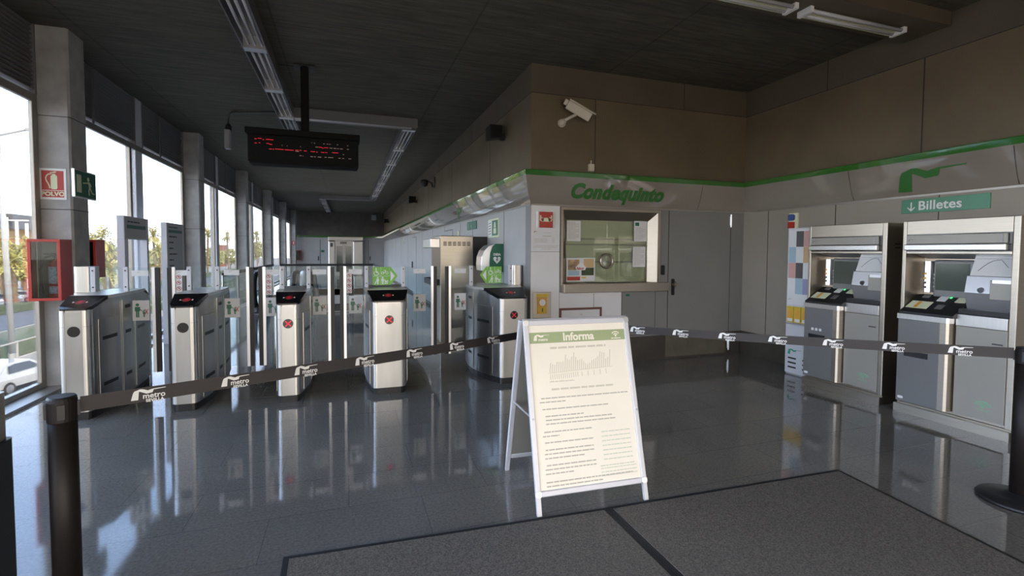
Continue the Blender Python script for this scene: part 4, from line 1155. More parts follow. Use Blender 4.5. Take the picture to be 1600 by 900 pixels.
bx('box_body', M['camcase'], 3.18, 3.26, YW-.05, YW, 2.72, 2.82, g, bevel=.005)
bm = bm_new(); add_tube(bm, [(3.22, YW-.02, 2.82), (3.22, YW-.02, 2.87)], .01, 6); obj('conduit', bm, M['camcase'], g)

# ================================================================== SIGNS ON THE COLUMN / CORRIDOR WALL
P = frame_front(-3.275, 6.95, 2.165)
g = thing('extinguisher_sign', 'red and white POLVO fire extinguisher sign on the nearest column', 'sign', (-3.15, 6.95, 2.165))
plate('white_border', M['white'], P, 0, .245, 0, .35, 0, .006, g)
plate('red_face', M['signred'], P, .022, .223, .105, .325, .006, .008, g); plate('red_caption', M['signred'], P, .022, .223, .025, .098, .006, .008, g)
bm = bm_new()
poly_plate(bm, rrect(.105, .165, .115, .275, .018), .008, .010, P); poly_plate(bm, [(.12, .272), (.15, .272), (.15, .288), (.12, .288)], .008, .010, P)
poly_plate(bm, [(.10, .30), (.145, .30), (.15, .305), (.16, .31), (.15, .318), (.12, .308), (.10, .306)], .008, .010, P)
arc = [(.115, .29), (.085, .285), (.066, .262), (.06, .235), (.068, .205), (.082, .18), (.092, .15), (.096, .125)]
for (a, b) in zip(arc, arc[1:]):
    d = Vector((b[0]-a[0], b[1]-a[1])).normalized()*.005; nn = Vector((-d.y, d.x))
    poly_plate(bm, [(a[0]+nn.x, a[1]+nn.y), (b[0]+nn.x, b[1]+nn.y), (b[0]-nn.x, b[1]-nn.y), (a[0]-nn.x, a[1]-nn.y)], .008, .010, P)
obj('extinguisher_pictogram', bm, M['offwhite'], g)
obj('lettering', text_bm('POLVO', .066, P @ Matrix.Translation((.123, .061, .0095)), bold=.003, depth=.002), M['offwhite'], g)

P = frame_left(-2.98, 6.945, 2.205)
g = thing('exit_sign', 'dark green running-man exit sign on the side of the nearest column', 'sign', (-2.95, 7.19, 2.205))
plate('sign_box', M['alu'], P, 0, .50, 0, .325, 0, .03, g, bevel=.003); plate('green_face', M['exitgreen'], P, .012, .488, .015, .31, .03, .032, g)
plate('door_symbol', M['offwhite'], P, .04, .14, .06, .265, .032, .034, g)
bm = bm_new()
poly_plate(bm, disc_poly(.026, 12, .305, .235), .032, .034, P)
for seg in ([(.30, .205), (.335, .205), (.35, .15), (.32, .14)], [(.30, .20), (.30, .185), (.18, .17), (.175, .185)], [(.33, .205), (.37, .18), (.375, .15), (.36, .15), (.35, .17)],
            [(.32, .145), (.35, .15), (.40, .085), (.455, .08), (.455, .065), (.39, .068)], [(.32, .145), (.34, .14), (.325, .09), (.33, .045), (.31, .045), (.305, .095)]):
    poly_plate(bm, seg, .032, .034, P)
obj('running_man', bm, M['offwhite'], g)

def ext_cabinet(label, x0, x1, y0, y1, z0, z1, full=True):
    g = thing('extinguisher_cabinet', label, 'extinguisher cabinet', ((x0+x1)/2, (y0+y1)/2, z0), 0, 'red extinguisher cabinets')
    bm = bm_new(); t = .012
    add_box(bm, x0, x1, y1-t, y1, z0, z1); add_box(bm, x0, x0+t, y0, y1-t, z0, z1); add_box(bm, x1-t, x1, y0, y1-t, z0, z1)
    add_box(bm, x0+t, x1-t, y0, y1-t, z0, z0+t); add_box(bm, x0+t, x1-t, y0, y1-t, z1-t, z1)
    obj('case', bm, M['red'], g)
    bx('dark_lining', M['machinegrey'], x0+t, x1-t, y1-t-.004, y1-t, z0+t, z1-t, g)
    bm = bm_new(); f = .03
    add_box(bm, x0, x1, y0-.015, y0, z0, z0+f); add_box(bm, x0, x1, y0-.015, y0, z1-f, z1); add_box(bm, x0, x0+f, y0-.015, y0, z0+f, z1-f); add_box(bm, x1-f, x1, y0-.015, y0, z0+f, z1-f)
    dr = obj('door_frame', bm, M['red'], g, bevel=.003)
    bx('glass_pane', M['caseglass'], x0+f, x1-f, y0-.009, y0-.005, z0+f, z1-f, dr)
    return g
ext_cabinet('red glass-fronted extinguisher cabinet on the front of the nearest column', -3.29, -3.0, 6.72, 6.95, 1.03, 1.71)
g = thing('fire_extinguisher', 'red fire extinguisher with a blue and white label inside the glass cabinet', 'fire extinguisher', (-3.10, 6.83, 1.045))
bm = bm_new(); add_lathe(bm, [(.058, 0), (.065, .015), (.065, .36), (.055, .40), (.03, .43), (.022, .45)], (-3.10, 6.84, 1.045), 18); cy_ = obj('cylinder', bm, M['red'], g, smooth=True)
bm = bm_new()
for k in range(9):
    a0, a1 = math.radians(200+k*15.5), math.radians(200+(k+1)*15.5)
    for (z0, z1) in ((.06, .14), (.17, .36)):
        bm.faces.new([bm.verts.new((-3.10+.0665*math.cos(a), 6.84+.0665*math.sin(a), 1.045+z)) for a, z in ((a0, z0), (a1, z0), (a1, z1), (a0, z1))])
obj('label_sheet', bm, mat('extinguisher_label', (.42, .50, .72), .5, noise=.5, nscale=40), cy_)
bm = bm_new(); add_cyl(bm, (-3.10, 6.84, 1.495), (-3.10, 6.84, 1.54), .02, seg=10); add_box(bm, -3.2, -3.06, 6.825, 6.855, 1.54, 1.555); add_box(bm, -3.19, -3.08, 6.825, 6.855, 1.515, 1.525); obj('valve_lever', bm, M['black'], g)
bm = bm_new(); add_tube(bm, [(-3.12, 6.82, 1.53), (-3.19, 6.80, 1.50), (-3.22, 6.79, 1.38), (-3.215, 6.79, 1.2), (-3.2, 6.79, 1.1)], .012, 8); obj('hose', bm, M['tape'], g)
ext_cabinet('red cabinet behind the nearest column, seen edge-on beside the glass', -3.19, -2.93, 7.36, 7.58, 1.25, 1.72)

# corridor wall signs
def wall_sign(name, label, cat, y_near, z0, w, h, face, extra=None):
    # u runs from the far end (left) to the near end (right)
    P = frame_right(XK, y_near+w, z0)
    g = thing(name, label, cat, (XK, y_near+w/2, z0))
    plate('sign_plate', M[face], P, 0, w, 0, h, 0, .012, g)
    return g, P
g, P = wall_sign('exit_sign', 'green exit sign on the corridor wall left of the defibrillator', 'sign', 8.98, 2.03, .75, .16, 'exitgreen')
bm = bm_new(); poly_plate(bm, [(.08, .02), (.2, .02), (.2, .14), (.08, .14)], .012, .014, P); poly_plate(bm, disc_poly(.018, 10, .33, .12), .012, .014, P); poly_plate(bm, [(.3, .1), (.36, .1), (.4, .03), (.37, .03), (.33, .06), (.28, .02), (.26, .04)], .012, .014, P)
obj('running_man', bm, M['signgreen'], g)
g, P = wall_sign('first_aid_sign', 'framed green and white first-aid sign above the defibrillator', 'sign', 7.55, 1.84, .62, .31, 'offwhite')
plate('white_half', M['white'], P, .02, .21, .02, .29, .012, .014, g)
pn_ = plate('green_half', M['aed'], P, .25, .58, .03, .28, .012, .014, g)
bm = bm_new(); poly_plate(bm, rrect(.34, .49, .06, .15, .02), .014, .016, P); poly_plate(bm, [(.36, .16), (.47, .16), (.45, .25), (.38, .25)], .014, .016, P); obj('pictogram', bm, M['offwhite'], pn_)
bm = bm_new()
for k in range(5): poly_plate(bm, [(.05, .05+k*.045), (.18, .06+k*.045), (.18, .075+k*.045), (.05, .065+k*.045)], .014, .016, P)
obj('pictogram', bm, M['machinegrey'], g)
# defibrillator cabinet
g = thing('defibrillator_cabinet', 'green and white defibrillator cabinet on the corridor wall', 'defibrillator', (XK-.1, 7.5, 1.3))
prof = [(XK, 1.30), (XK, 1.72), (XK-.15, 1.72), (XK-.24, 1.69), (XK-.31, 1.62), (XK-.35, 1.52), (XK-.36, 1.40), (XK-.35, 1.30)]
bm = bm_new(); add_prism(bm, prof, 7.34, 7.66, 'y'); obj('white_case', bm, M['alu'], g, bevel=.01)
bm = bm_new(); add_prism(bm, [(XK-.005, 1.28), (XK-.005, 1.725), (XK-.13, 1.725), (XK-.18, 1.68), (XK-.215, 1.58), (XK-.225, 1.45), (XK-.225, 1.28)], 7.325, 7.34, 'y'); gf = obj('green_side', bm, M['aed'], g)
P = frame_front(XK-.105, 7.325, 1.47)
bm = bm_new(); poly_plate(bm, [(0, -.06), (.055, 0), (.06, .03), (.045, .05), (.02, .05), (0, .03), (-.02, .05), (-.045, .05), (-.06, .03), (-.055, 0)], 0, .002, P); ht = obj('heart_symbol', bm, M['white'], gf)
bm = bm_new(); poly_plate(bm, [(.005, .04), (-.02, -.005), (.0, -.002), (-.012, -.04), (.022, .01), (.002, .008), (.018, .035)], .002, .003, P); obj('bolt_symbol', bm, M['aed'], ht)
bm = text_bm('DESA', .05, P @ Matrix.Translation((0, .085, .001)), bold=.002, depth=.002); obj('lettering', bm, M['white'], gf)

# corridor doors and small wall items
for n, (y0, w) in enumerate(((11.2, 1.0), (17.5, 1.0)), 2):
    P = frame_right(XK, y0+w, 0)
    d = thing('door_%d' % n, 'grey flush door in the corridor wall', 'door', (XK, y0+w/2, 0)); d['kind'] = 'structure'
    plate('leaf', M['panel'], P, .01, w-.01, .02, 2.1, 0, .006, d)
    bm = bm_new()
    for a in ((0, .012, 0, 2.11), (w-.012, w, 0, 2.11), (0, w, 2.1, 2.115)): add_box(bm, a[0], a[1], a[2], a[3], 0, .005, P)
    obj('door_joint', bm, M['seam'], d)
    bm = bm_new(); poly_plate(bm, rrect(.08, .13, .98, 1.22, .02), .006, .05, P); obj('handle_plate', bm, M['black'], d)
for label, y, z, h in (('small white tag above the corridor machine', 10.6, 1.93, .12), ('small white plate high on the far corridor wall, first of the group', 21.5, 1.9, .3), ('small white plate beside the far corridor door', 25.5, 1.75, .34)):
    o = plate('wall_plate', M['offwhite'], frame_right(XK, y, z), 0, .13, 0, h, 0, .02); tag(o, label, 'wall plate')

# ================================================================== TOTEMS near the windows
def totem(label, y0, y1, solid):
    g = thing('information_totem', label, 'totem', (-2.91, (y0+y1)/2, 0), 0, 'grey information totems')
    x0, x1, H = -2.955, -2.87, 2.065
    if solid:
        bx('board', M['postpaint'], x0, x1, y0, y1, .0, H, g, bevel=.004)
        fz = .55
    else:
        bx('leg', M['postpaint'], x0, x1, y0, y0+.12, 0, 1.745, g); bx('leg', M['postpaint'], x0, x1, y1-.07, y1, 0, 1.745, g)
        bx('board', M['postpaint'], x0, x1, y0, y1, 1.745, H, g, bevel=.004); fz = 1.76
    P = frame_left(x1, y0, 0); w = y1-y0
    fc = plate('printed_face', M['totemgrey'], P, .01, w-.1, fz, H-.01, 0, .003, g)
    plate('green_band', M['exitgreen'], P, .08, w-.12, H-.17, H-.12, .003, .005, fc)
    bm = bm_new()
    text_lines(bm, P @ Matrix.Translation((0, 0, .003)), .1, w*.6, H-.085, .02, .001, 11)
    k = 0
    while H-.25-k*.1 > fz+.06:
        text_lines(bm, P @ Matrix.Translation((0, 0, .003)), .1, w*(.35 if k % 3 else .55), H-.25-k*.1, .025, .001, 20+k); k += 1
    obj('printed_lines', bm, M['inkdark'], fc)
totem('grey information totem on two legs, close behind the first ticket gate', 8.0, 8.86, False)
totem('tall solid grey information totem in front of the second column', 9.66, 10.57, True)

# ================================================================== ESCALATOR WELL
bm = bm_new()
add_box(bm, WX0-.02, WX0, WY0, WY1, -5, 0); add_box(bm, WX1, WX1+.02, WY0, WY1, -5, 0); add_box(bm, WX0, WX1, WY1, WY1+.02, -5, 0); add_box(bm, WX0, WX1, WY0-.02, WY0, -5, -.1)
struct(obj('trim_5', bm, M['panel']))
def escalator(label, xa, xb):
    g = thing('escalator', label, 'escalator', ((xa+xb)/2, WY0, 0), 0, 'escalators down to the street')
    bm = bm_new()
    add_box(bm, xa, xb, WY0-1.3, WY0+.3, -.06, .012); obj('landing_plate', bm, M['steel_side'], g)
    bm = bm_new()
    for k in range(14):
        add_box(bm, xa+.1, xb-.1, WY0+.3+k*.4, WY0+.7+k*.4, -.06-(k+1)*.2, -.0-(k)*.2)
    obj('steps', bm, M['machinegrey'], g)
    for x in (xa+.04, xb-.04):
        # balustrade: rounded newel end, level part, then slope down
        pts = [(WY0-.95, .25)]
        for k in range(7):
            a = math.radians(180-k*30+30); 
            pts.append((WY0-.62+.38*math.cos(math.radians(200-k*18.3)), .60+.38*math.sin(math.radians(200-k*18.3))))
        pts += [(WY0+.2, .98), (WY0+5.4, .98-2.6)]
        top_ = pts[1:]
        add = bm_new(); add_tube(add, [(x, WY0-.6, .12), (x, WY0-.9, .25)]+[(x, y, z) for y, z in top_], .065, 8); obj('handrail', add, M['black'], g, smooth=True)
        bm = bm_new(); poly = [(y, z-.02) for y, z in top_]+[(WY0+5.4, -2.5), (WY0+.2, .08), (WY0-.75, .08)]
        add_prism(bm, poly, x-.006, x+.006, 'x'); obj('glass_balustrade', bm, M['gateglass'], g)
        bm = bm_new(); add_prism(bm, [(WY0-.95, .0), (WY0-.85, .12), (WY0+.2, .12), (WY0+5.4, -2.45), (WY0+5.4, -2.75), (WY0+.2, -.2), (WY0-.5, 0)], x-.05, x+.05, 'x'); obj('skirting', bm, M['steel_side'], g)
escalator('escalator nearer the windows with black handrails', -2.30, -1.30)
escalator('escalator farther from the windows, seen behind the middle gate', -.95, .15)
def railing(label, pts, h=1.05, glass=True):
    g = thing('glass_railing', label, 'railing', (pts[0][0], pts[0][1], 0), 0, 'glass railings round the stairwell')
    for k, (a, b) in enumerate(zip(pts, pts[1:])):
        d = (Vector(b)-Vector(a)); L = d.length; d.normalize(); nx, ny = -d.y*.025, d.x*.025
        bm = bm_new(); add_prism(bm, [(a[0]+nx, a[1]+ny), (b[0]+nx, b[1]+ny), (b[0]-nx, b[1]-ny), (a[0]-nx, a[1]-ny)], h-.09, h, 'z'); obj('top_rail', bm, M['black'], g, bevel=.01)
        bm = bm_new(); add_prism(bm, [(a[0]+nx*.25, a[1]+ny*.25), (b[0]+nx*.25, b[1]+ny*.25), (b[0]-nx*.25, b[1]-ny*.25), (a[0]-nx*.25, a[1]-ny*.25)], .06, h-.06, 'z'); obj('glass_pane', bm, M['gateglass'], g)
        m_ = max(1, int(L/1.6))
        for i in range(m_+1):
            p = Vector(a)+(Vector(b)-Vector(a))*(i/m_)
            bm = bm_new(); add_cyl(bm, (p.x, p.y, 0), (p.x, p.y, h-.06), .02, seg=8); obj('baluster', bm, M['steel'], g)
railing('glass railing across the far end of the escalator well', [(-2.6, 22.0), (1.15, 22.0)])
railing('glass railing along the window side of the escalator well', [(-2.85, 13.4), (-2.85, 22.0)])
railing('glass railing along the corridor side of the escalator well', [(1.1, 15.0), (1.1, 21.9)])
# white bollard-like sign between the escalators
g = thing('white_bollard', 'white bollard standing between the two escalators', 'bollard', (-1.10, 14.2, 0))
bm = bm_new(); add_lathe(bm, [(.10, 0), (.10, .95), (.085, 1.02), (.04, 1.06)], (-1.10, 14.2, 0), 16); obj('body', bm, M['white'], g, smooth=True)
bm = bm_new(); add_lathe(bm, [(.13, 0), (.13, .03), (.105, .05)], (-1.10, 14.2, 0), 16); obj('foot', bm, M['greyplastic'], g)

# ================================================================== LIFT at the end wall
g = thing('lift', 'steel lift entrance with glass doors in the far end wall', 'lift', (0, YFAR, 0))
YL = YFAR
bm = bm_new(); add_box(bm, -1.12, -.70, YL-.22, YL, 0, 2.25); obj('left_pillar', bm, M['steel'], g, bevel=.06)
bm = bm_new(); add_box(bm, .38, 1.02, YL-.22, YL, 0, 2.25); obj('right_pillar', bm, M['steel'], g, bevel=.06)
bx('lintel', M['steel'], -1.12, 1.02, YL-.2, YL, 2.25, 2.5, g, bevel=.02)
bx('header', M['steel_side'], -.70, .38, YL-.12, YL, 1.98, 2.25, g)
bx('floor_indicator', M['blackgloss'], -.40, .0, YL-.13, YL-.12, 2.05, 2.18, g)
for x0, x1 in ((-.70, -.17), (-.15, .38)):
    d_ = bm_new(); f = .07
    add_box(d_, x0, x1, YL-.09, YL-.05, 0, .25); add_box(d_, x0, x1, YL-.09, YL-.05, 1.9, 1.98); add_box(d_, x0, x0+f, YL-.09, YL-.05, .25, 1.9); add_box(d_, x1-f, x1, YL-.09, YL-.05, .25, 1.9)
    dd = obj('door_frame', d_, M['steel_side'], g)
    bx('glass_pane', M['screen'], x0+f, x1-f, YL-.075, YL-.065, .25, 1.9, dd)
bx('call_panel', M['inkdark'], -.98, -.84, YL-.232, YL-.22, 1.85, 2.1, g)
for n, x in ((4, -1.62), (5, 1.38)):
    d = thing('door_%d' % n, 'pale flush door beside the lift', 'door', (x, YFAR, 0)); d['kind'] = 'structure'
    x0, x1 = (-2.6, -1.62) if n == 4 else (1.36, 2.25)
    bx('leaf', M['panel'], x0, x1, YFAR-.012, YFAR, 0, 2.12, d)
    bm = bm_new(); add_box(bm, x0+.86 if n == 4 else x0+.06, x0+.92 if n == 4 else x0+.12, YFAR-.05, YFAR-.012, .98, 1.25); obj('handle_plate', bm, M['black'], d)
o = bx('wall_sign', M['exitgreen'], -1.55, -1.35, YFAR-.02, YFAR, 1.5, 1.65); tag(o, 'small dark sign on the end wall left of the lift', 'sign')
g = ext_cabinet('small red cabinet on the far wall left of the lift, by the last column', -3.0, -2.72, YFAR-.22, YFAR-.003, 1.0, 1.62)
o = bx('fire_sign', M['signred'], -3.20, -3.02, CY[-1]-.008, CY[-1], 1.95, 2.2); tag(o, 'tiny red fire sign on the farthest column', 'sign')
bx('white_pictogram', M['white'], -3.14, -3.08, CY[-1]-.012, CY[-1]-.008, 2.0, 2.15, o)

# ================================================================== BELT BARRIERS
def belt_post(label, x, y, h=.985, dark='blackpost'):
    g = thing('belt_barrier_post', label, 'barrier post', (x, y, 0), 0, 'black belt barrier posts')
    bm = bm_new(); add_lathe(bm, [(.205, 0), (.21, .012), (.2, .026), (.13, .04), (.07, .052), (.06, .06)], (x, y, 0), 36); obj('base', bm, M['black'], g, smooth=True)
    bm = bm_new(); add_cyl(bm, (x, y, .055), (x, y, h-.085), .0485, seg=24); obj('pole', bm, M[dark], g, smooth=True)
    bm = bm_new(); add_lathe(bm, [(.0495, h-.095), (.0505, h-.012), (.047, h), (.0, h)][:3], (x, y, 0), 24); hd = obj('cassette_head', bm, M[dark], g)
    bm = bm_new(); add_lathe(bm, [(.049, .0), (.044, .008)], (x, y, h), 24); obj('cap', bm, M['black'], hd)
    bm = bm_new()
    for a in (0, 90, 180, 270):
        c, s = math.cos(math.radians(a+20)), math.sin(math.radians(a+20))
        add_box(bm, -.012, .012, -.006, .006, h-.08, h-.02, Matrix.Translation((x+c*.05, y+s*.05, 0)) @ Matrix.Rotation(math.radians(a+110), 4, 'Z'))
    obj('belt_slot', bm, M['black'], hd)
    return g
PL, PM, PR = Vector((-1.125, 2.49)), Vector((2.02, 4.05)), Vector((4.11, 1.87))
belt_post('black belt post in the left foreground', PL.x, PL.y)
belt_post('black belt post hidden behind the A-board', PM.x, PM.y, .955)
belt_post('black belt post at the right edge before the ticket machines', PR.x, PR.y, 1.0)
def belt(label, A, B, za, zb, wa, wb_, logos, tw=0., lw=.13):
    """belt from post A to post B; za/zb centre heights; tw = lean of the far end"""
    d = (B-A); L = d.length; d.normalize()
    nrm = Vector((d.y, -d.x))                       # towards the camera side
    if nrm.dot(-A) < 0: nrm = -nrm
    N = 40
    def pt(t, v, off=0.):
        sag = -.012*math.sin(math.pi*t)
        ang = tw*max(0, (t-.15)/.85)**1.2
        z = za+(zb-za)*t+sag; w = (wa+(wb_-wa)*t)
        p = A+d*(.057+(L-.114)*t)
        o_ = nrm*(off*math.cos(ang)-v*w*math.sin(ang))
        return Vector((p.x+o_.x, p.y+o_.y, z+v*w*math.cos(ang)+off*math.sin(ang)))
    bm = bm_new(); rows = []
    for i in range(N+1):
        t = i/N; rows.append([bm.verts.new(pt(t, -.5, .0008)), bm.verts.new(pt(t, .5, .0008)), bm.verts.new(pt(t, .5, -.0008)), bm.verts.new(pt(t, -.5, -.0008))])
    for a, b in zip(rows, rows[1:]):
        for k in range(4): bm.faces.new((a[k], a[(k+1) % 4], b[(k+1) % 4], b[k]))
    bm.faces.new(rows[0]); bm.faces.new(rows[-1][::-1])
    o = obj('barrier_belt', bm, M['tape']); tag(o, label, 'barrier belt', 'dark belts with printed logos')
    for s0 in logos:                               # s0 = metres along the belt
        lb = logo_bm(Matrix.Identity(4), lw, .0006)
        tb = text_bm('metro', .034*lw/.13, Matrix.Translation((lw*.66, .013*lw/.13, 0)), bold=.0006, depth=.0006)
        sb = text_bm('SEVILLA', .018*lw/.13, Matrix.Translation((lw*.68, -.009*lw/.13, 0)), bold=.0008, depth=.0006, spacing=1.1)
        merge(lb, tb); merge(lb, sb)
        for v in lb.verts:
            s = s0+v.co.x; t = max(0, min(1, (s-.05)/(L-.1))); w = wa+(wb_-wa)*t
            v.co = pt(t, (v.co.y-.021*lw/.13)/w, .0012+v.co.z)
        obj('printed_logo', lb, M['white'], o)
    return o
LOG1 = [.22+.36*k for k in range(9)]
belt('left belt from the left foreground post to the A-board', PL, PM, .945, .925, .066, .062, LOG1, tw=1.0)
LOG2 = [.12+.36*k for k in range(8)]
belt('right belt from the A-board to the post by the ticket machines', PM, PR, .925, .965, .062, .07, LOG2, tw=0.)

# ================================================================== A-BOARD
g = thing('a_board', 'aluminium A-board with a cream Informa poster, standing on the floor before the mats', 'A-board', (1.45, 3.0, 0))
BL0, BR0 = Vector((1.075, 2.675, 0)), Vector((1.825, 2.645, 0))       # front feet
TL, TR = Vector((1.085, 2.985, 1.148)), Vector((1.862, 2.955, 1.148))
def board_matrix(bl, br, tl):
    u = (br-bl).normalized(); v = (tl-bl); v = (v-u*v.dot(u)).normalized(); w = u.cross(v)
    return Matrix(((u.x, v.x, w.x, bl.x), (u.y, v.y, w.y, bl.y), (u.z, v.z, w.z, bl.z), (0, 0, 0, 1))), (br-bl).length, (tl-bl).length
P, W, H = board_matrix(BL0, BR0, TL)
W = .765
LEGH = .105; fr = .036
g_ = g
bm = bm_new()
for a in ((0, fr, LEGH, H), (W-fr, W, LEGH, H), (fr, W-fr, LEGH, LEGH+fr), (fr, W-fr, H-fr, H)): add_box(bm, a[0], a[1], a[2], a[3], -.012, .014, P)
ff = obj('front_frame', bm, M['boardframe'], g_, bevel=.006)
plate('front_backing', M['greyplastic'], P, fr*.5, W-fr*.5, LEGH+.01, H-.01, -.01, -.004, g_)
for x in (0, W-fr*.9):
    plate('leg', M['boardframe'], P, x+.002, x+fr*.85, 0, LEGH, -.01, .01, g_)
po = plate('poster', M['cream'], P, fr-.004, W-fr+.004, LEGH+fr-.004, H-fr+.004, -.003, .004, g_)
u0, u1, v0, v1 = fr, W-fr, LEGH+fr, H-fr
PW, PH = u1-u0, v1-v0
def UV(a, b): return (u0+a*PW, v0+(1-b)*PH)
hb = plate('header_band', M['posterhead'], P, u0, u1, UV(0, .115)[1], UV(0, .045)[1], .004, .005, po)
obj('header_lettering', text_bm('Informa', .072, P @ Matrix.Translation((*UV(.5, .082), .006)), bold=.0022, depth=.001), M['cream'], hb)
lb = logo_bm(P @ Matrix.Translation((*UV(.04, .098), .005)), .11, .001)
merge(lb, text_bm('metro', .026, P @ Matrix.Translation((*UV(.135, .092), .0055)), bold=.0006, depth=.001))
obj('header_logo', lb, M['cream'], hb)
bm = bm_new(); c = UV(.9, .095); n = 10
for (rr, a0, a1) in ((.038, 40, 140), (.024, 45, 135)):
    for i in range(n):
        a, b = math.radians(a0+(a1-a0)*i/n), math.radians(a0+(a1-a0)*(i+1)/n)
        poly_plate(bm, [(c[0]+rr*math.cos(a), c[1]+rr*math.sin(a)), (c[0]+rr*math.cos(b), c[1]+rr*math.sin(b)), (c[0]+(rr-.006)*math.cos(b), c[1]+(rr-.006)*math.sin(b)), (c[0]+(rr-.006)*math.cos(a), c[1]+(rr-.006)*math.sin(a))], .005, .006, P)
poly_plate(bm, disc_poly(.007, 10, c[0], c[1]+.008), .005, .006, P)
text_lines(bm, P @ Matrix.Translation((0, 0, .005)), c[0]-.035, c[0]+.035, c[1]-.012, .006, .001, 3)
obj('header_emblem', bm, M['cream'], hb)
# bar chart
bm = bm_new(); r = random.Random(4)
hs = [.6, .5, .45, .62, .62, .6, .62, 1.0, .75, .68, .85, 1.1, .8, .6, .62, .66, .5, .35, .3, .35, .5, .55, .6, .7, 1.0, .92, .9, .5, .6, 1.05]
for i, h_ in enumerate(hs):
    a = .175+.64*i/len(hs); x, y = UV(a, .305-.018*i/len(hs))
    poly_plate(bm, [(x, y), (x+.005, y), (x+.005+.016*h_, y+.105*h_), (x+.016*h_, y+.105*h_)], .004, .005, P)
    if i < 14 or i % 3 == 0: poly_plate(bm, [(x+.002, y-.045), (x+.006, y-.045), (x+.006, y-.012), (x+.002, y-.012)], .004, .005, P)
x, y = UV(.16, .31); x2, y2 = UV(.83, .29)
poly_plate(bm, [(x, y), (x2, y2), (x2, y2+.003), (x, y+.003)], .004, .005, P)
obj('bar_chart', bm, M['inklight'], po)
bm = bm_new(); PT = P @ Matrix.Translation((0, 0, .004))
def para(a0, a1, b, hh, seed):
    x, y = UV(a0, b); text_lines(bm, PT, x, UV(a1, b)[0], y, hh, .0008, seed)
para(.17, .42, .365, .007, 50); obj('chart_legend', bm, M['inklight'], po)
bm = bm_new(); para(.2, .78, .155, .013, 60); obj('chart_heading', bm, M['inklight'], po)
bm = bm_new(); para(.18, .82, .415, .012, 61); obj('text_heading', bm, M['inklight'], po)
T = [(.07, .96, .468), (.055, .31, .492), (.075, .75, .535), (.10, .48, .578), (.10, .77, .602), (.10, .80, .625), (.075, .55, .672), (.06, .22, .697), (.075, .55, .735), (.075, .55, .778), (.065, .55, .802), (.065, .45, .827), (.075, .56, .868), (.06, .56, .892), (.06, .34, .917), (.06, .92, .965), (.06, .62, .988)]
for grp in ((0, 1), (2,), (3, 4, 5), (6, 7), (8,), (9, 10, 11), (12, 13, 14), (15, 16)):
    bm = bm_new()
    for i in grp: para(*T[i][:2], T[i][2]-.003, .0075, 80+i)
    obj('printed_paragraph', bm, M['ink'], po)
bm = bm_new()
for i in range(7): para(.64, .94, .70+i*.028, .006, 120+i)
obj('printed_table', bm, M['inkgreen'], po); bm = bm_new()
para(.60, .96, .905, .006, 140)
for i in range(3): para(.60, .97, .92+.022*i, .005, 141+i)
obj('table_note', bm, M['inkgreen'], po)
# rear half
RBL, RBR = Vector((1.085, 3.335, 0)), Vector((1.835, 3.305, 0)); RTL = Vector((1.085, 3.02, 1.148))
Q, W2, H2 = board_matrix(RBL, RBR, RTL); W2 = W
bm = bm_new()
for a in ((0, fr, LEGH, H2), (W-fr, W, LEGH, H2), (fr, W-fr, LEGH, LEGH+fr), (fr, W-fr, H2-fr, H2)): add_box(bm, a[0], a[1], a[2], a[3], -.014, .012, Q)
obj('rear_frame', bm, M['boardframe'], g_, bevel=.006)
plate('rear_backing', M['machinelight'], Q, fr*.5, W-fr*.5, LEGH+.01, H2-.01, .004, .008, g_)
for x in (0, W-fr*.9): plate('leg', M['boardframe'], Q, x+.002, x+fr*.85, 0, LEGH, -.01, .01, g_)
for uu, vv in ((fr*.5, LEGH+fr*.5), (W-fr*.5, LEGH+fr*.5), (fr*.5, H-fr*.5), (W-fr*.5, H-fr*.5)):
    bm = bm_new(); poly_plate(bm, rrect(uu-fr*.56, uu+fr*.56, vv-fr*.56, vv+fr*.56, fr*.4), .012, .0165, P); obj('corner_cap', bm, M['alu'], ff, bevel=.002)
bm = bm_new(); add_cyl(bm, (TL.x+.01, 3.0, 1.14), (TR.x-.01, 2.972, 1.14), .018, seg=12); obj('hinge_bar', bm, M['boardframe'], g_)
bm = bm_new(); add_cyl(bm, (1.10, 2.80, .55), (1.10, 3.17, .55), .007, seg=8); add_cyl(bm, (1.83, 2.77, .55), (1.83, 3.15, .55), .007, seg=8); obj('stay_bar', bm, M['alu'], g_)

# ================================================================== FLOOR MATS, BIN
def floor_mat_obj(label, pts):
    bm = bm_new(); add_prism(bm, pts, 0, .008, 'z')
    o = obj('floor_mat', bm, M['mat_edge']); tag(o, label, 'floor mat', 'charcoal entrance mats')
    c = Vector((sum(p[0] for p in pts)/4, sum(p[1] for p in pts)/4)); q = []
    n = len(pts)
    for i in range(n):
        a, b, d = Vector(pts[i-1]), Vector(pts[i]), Vector(pts[(i+1) % n])
        e1, e2 = (a-b).normalized(), (d-b).normalized(); q.append(tuple(b+(e1+e2)*.03))
    bm = bm_new(); add_prism(bm, q, .008, .012, 'z'); obj('pile', bm, M['mat_pile'], o)
floor_mat_obj('left charcoal entrance mat in front of the A-board', [(-.325, 2.715), (-.30, 1.40), (1.535, 1.36), (1.520, 2.627)])
floor_mat_obj('right charcoal entrance mat towards the ticket machines', [(1.524, 2.627), (1.539, 1.36), (3.30, 1.36), (3.425, 2.57)])
g = thing('litter_bin', 'steel and black bin cut off by the left edge of the photo', 'bin', (-1.52, 2.42, 0))
bm = bm_new(); add_prism(bm, rrect(-1.73, -1.352, 2.31, 2.63, .03), .0, .80, 'z'); obj('black_body', bm, M['black'], g)
bm = bm_new(); add_prism(bm, rrect(-1.74, -1.366, 2.32, 2.62, .03), .80, 1.0, 'z'); obj('steel_top', bm, M['steel_warm'], g)

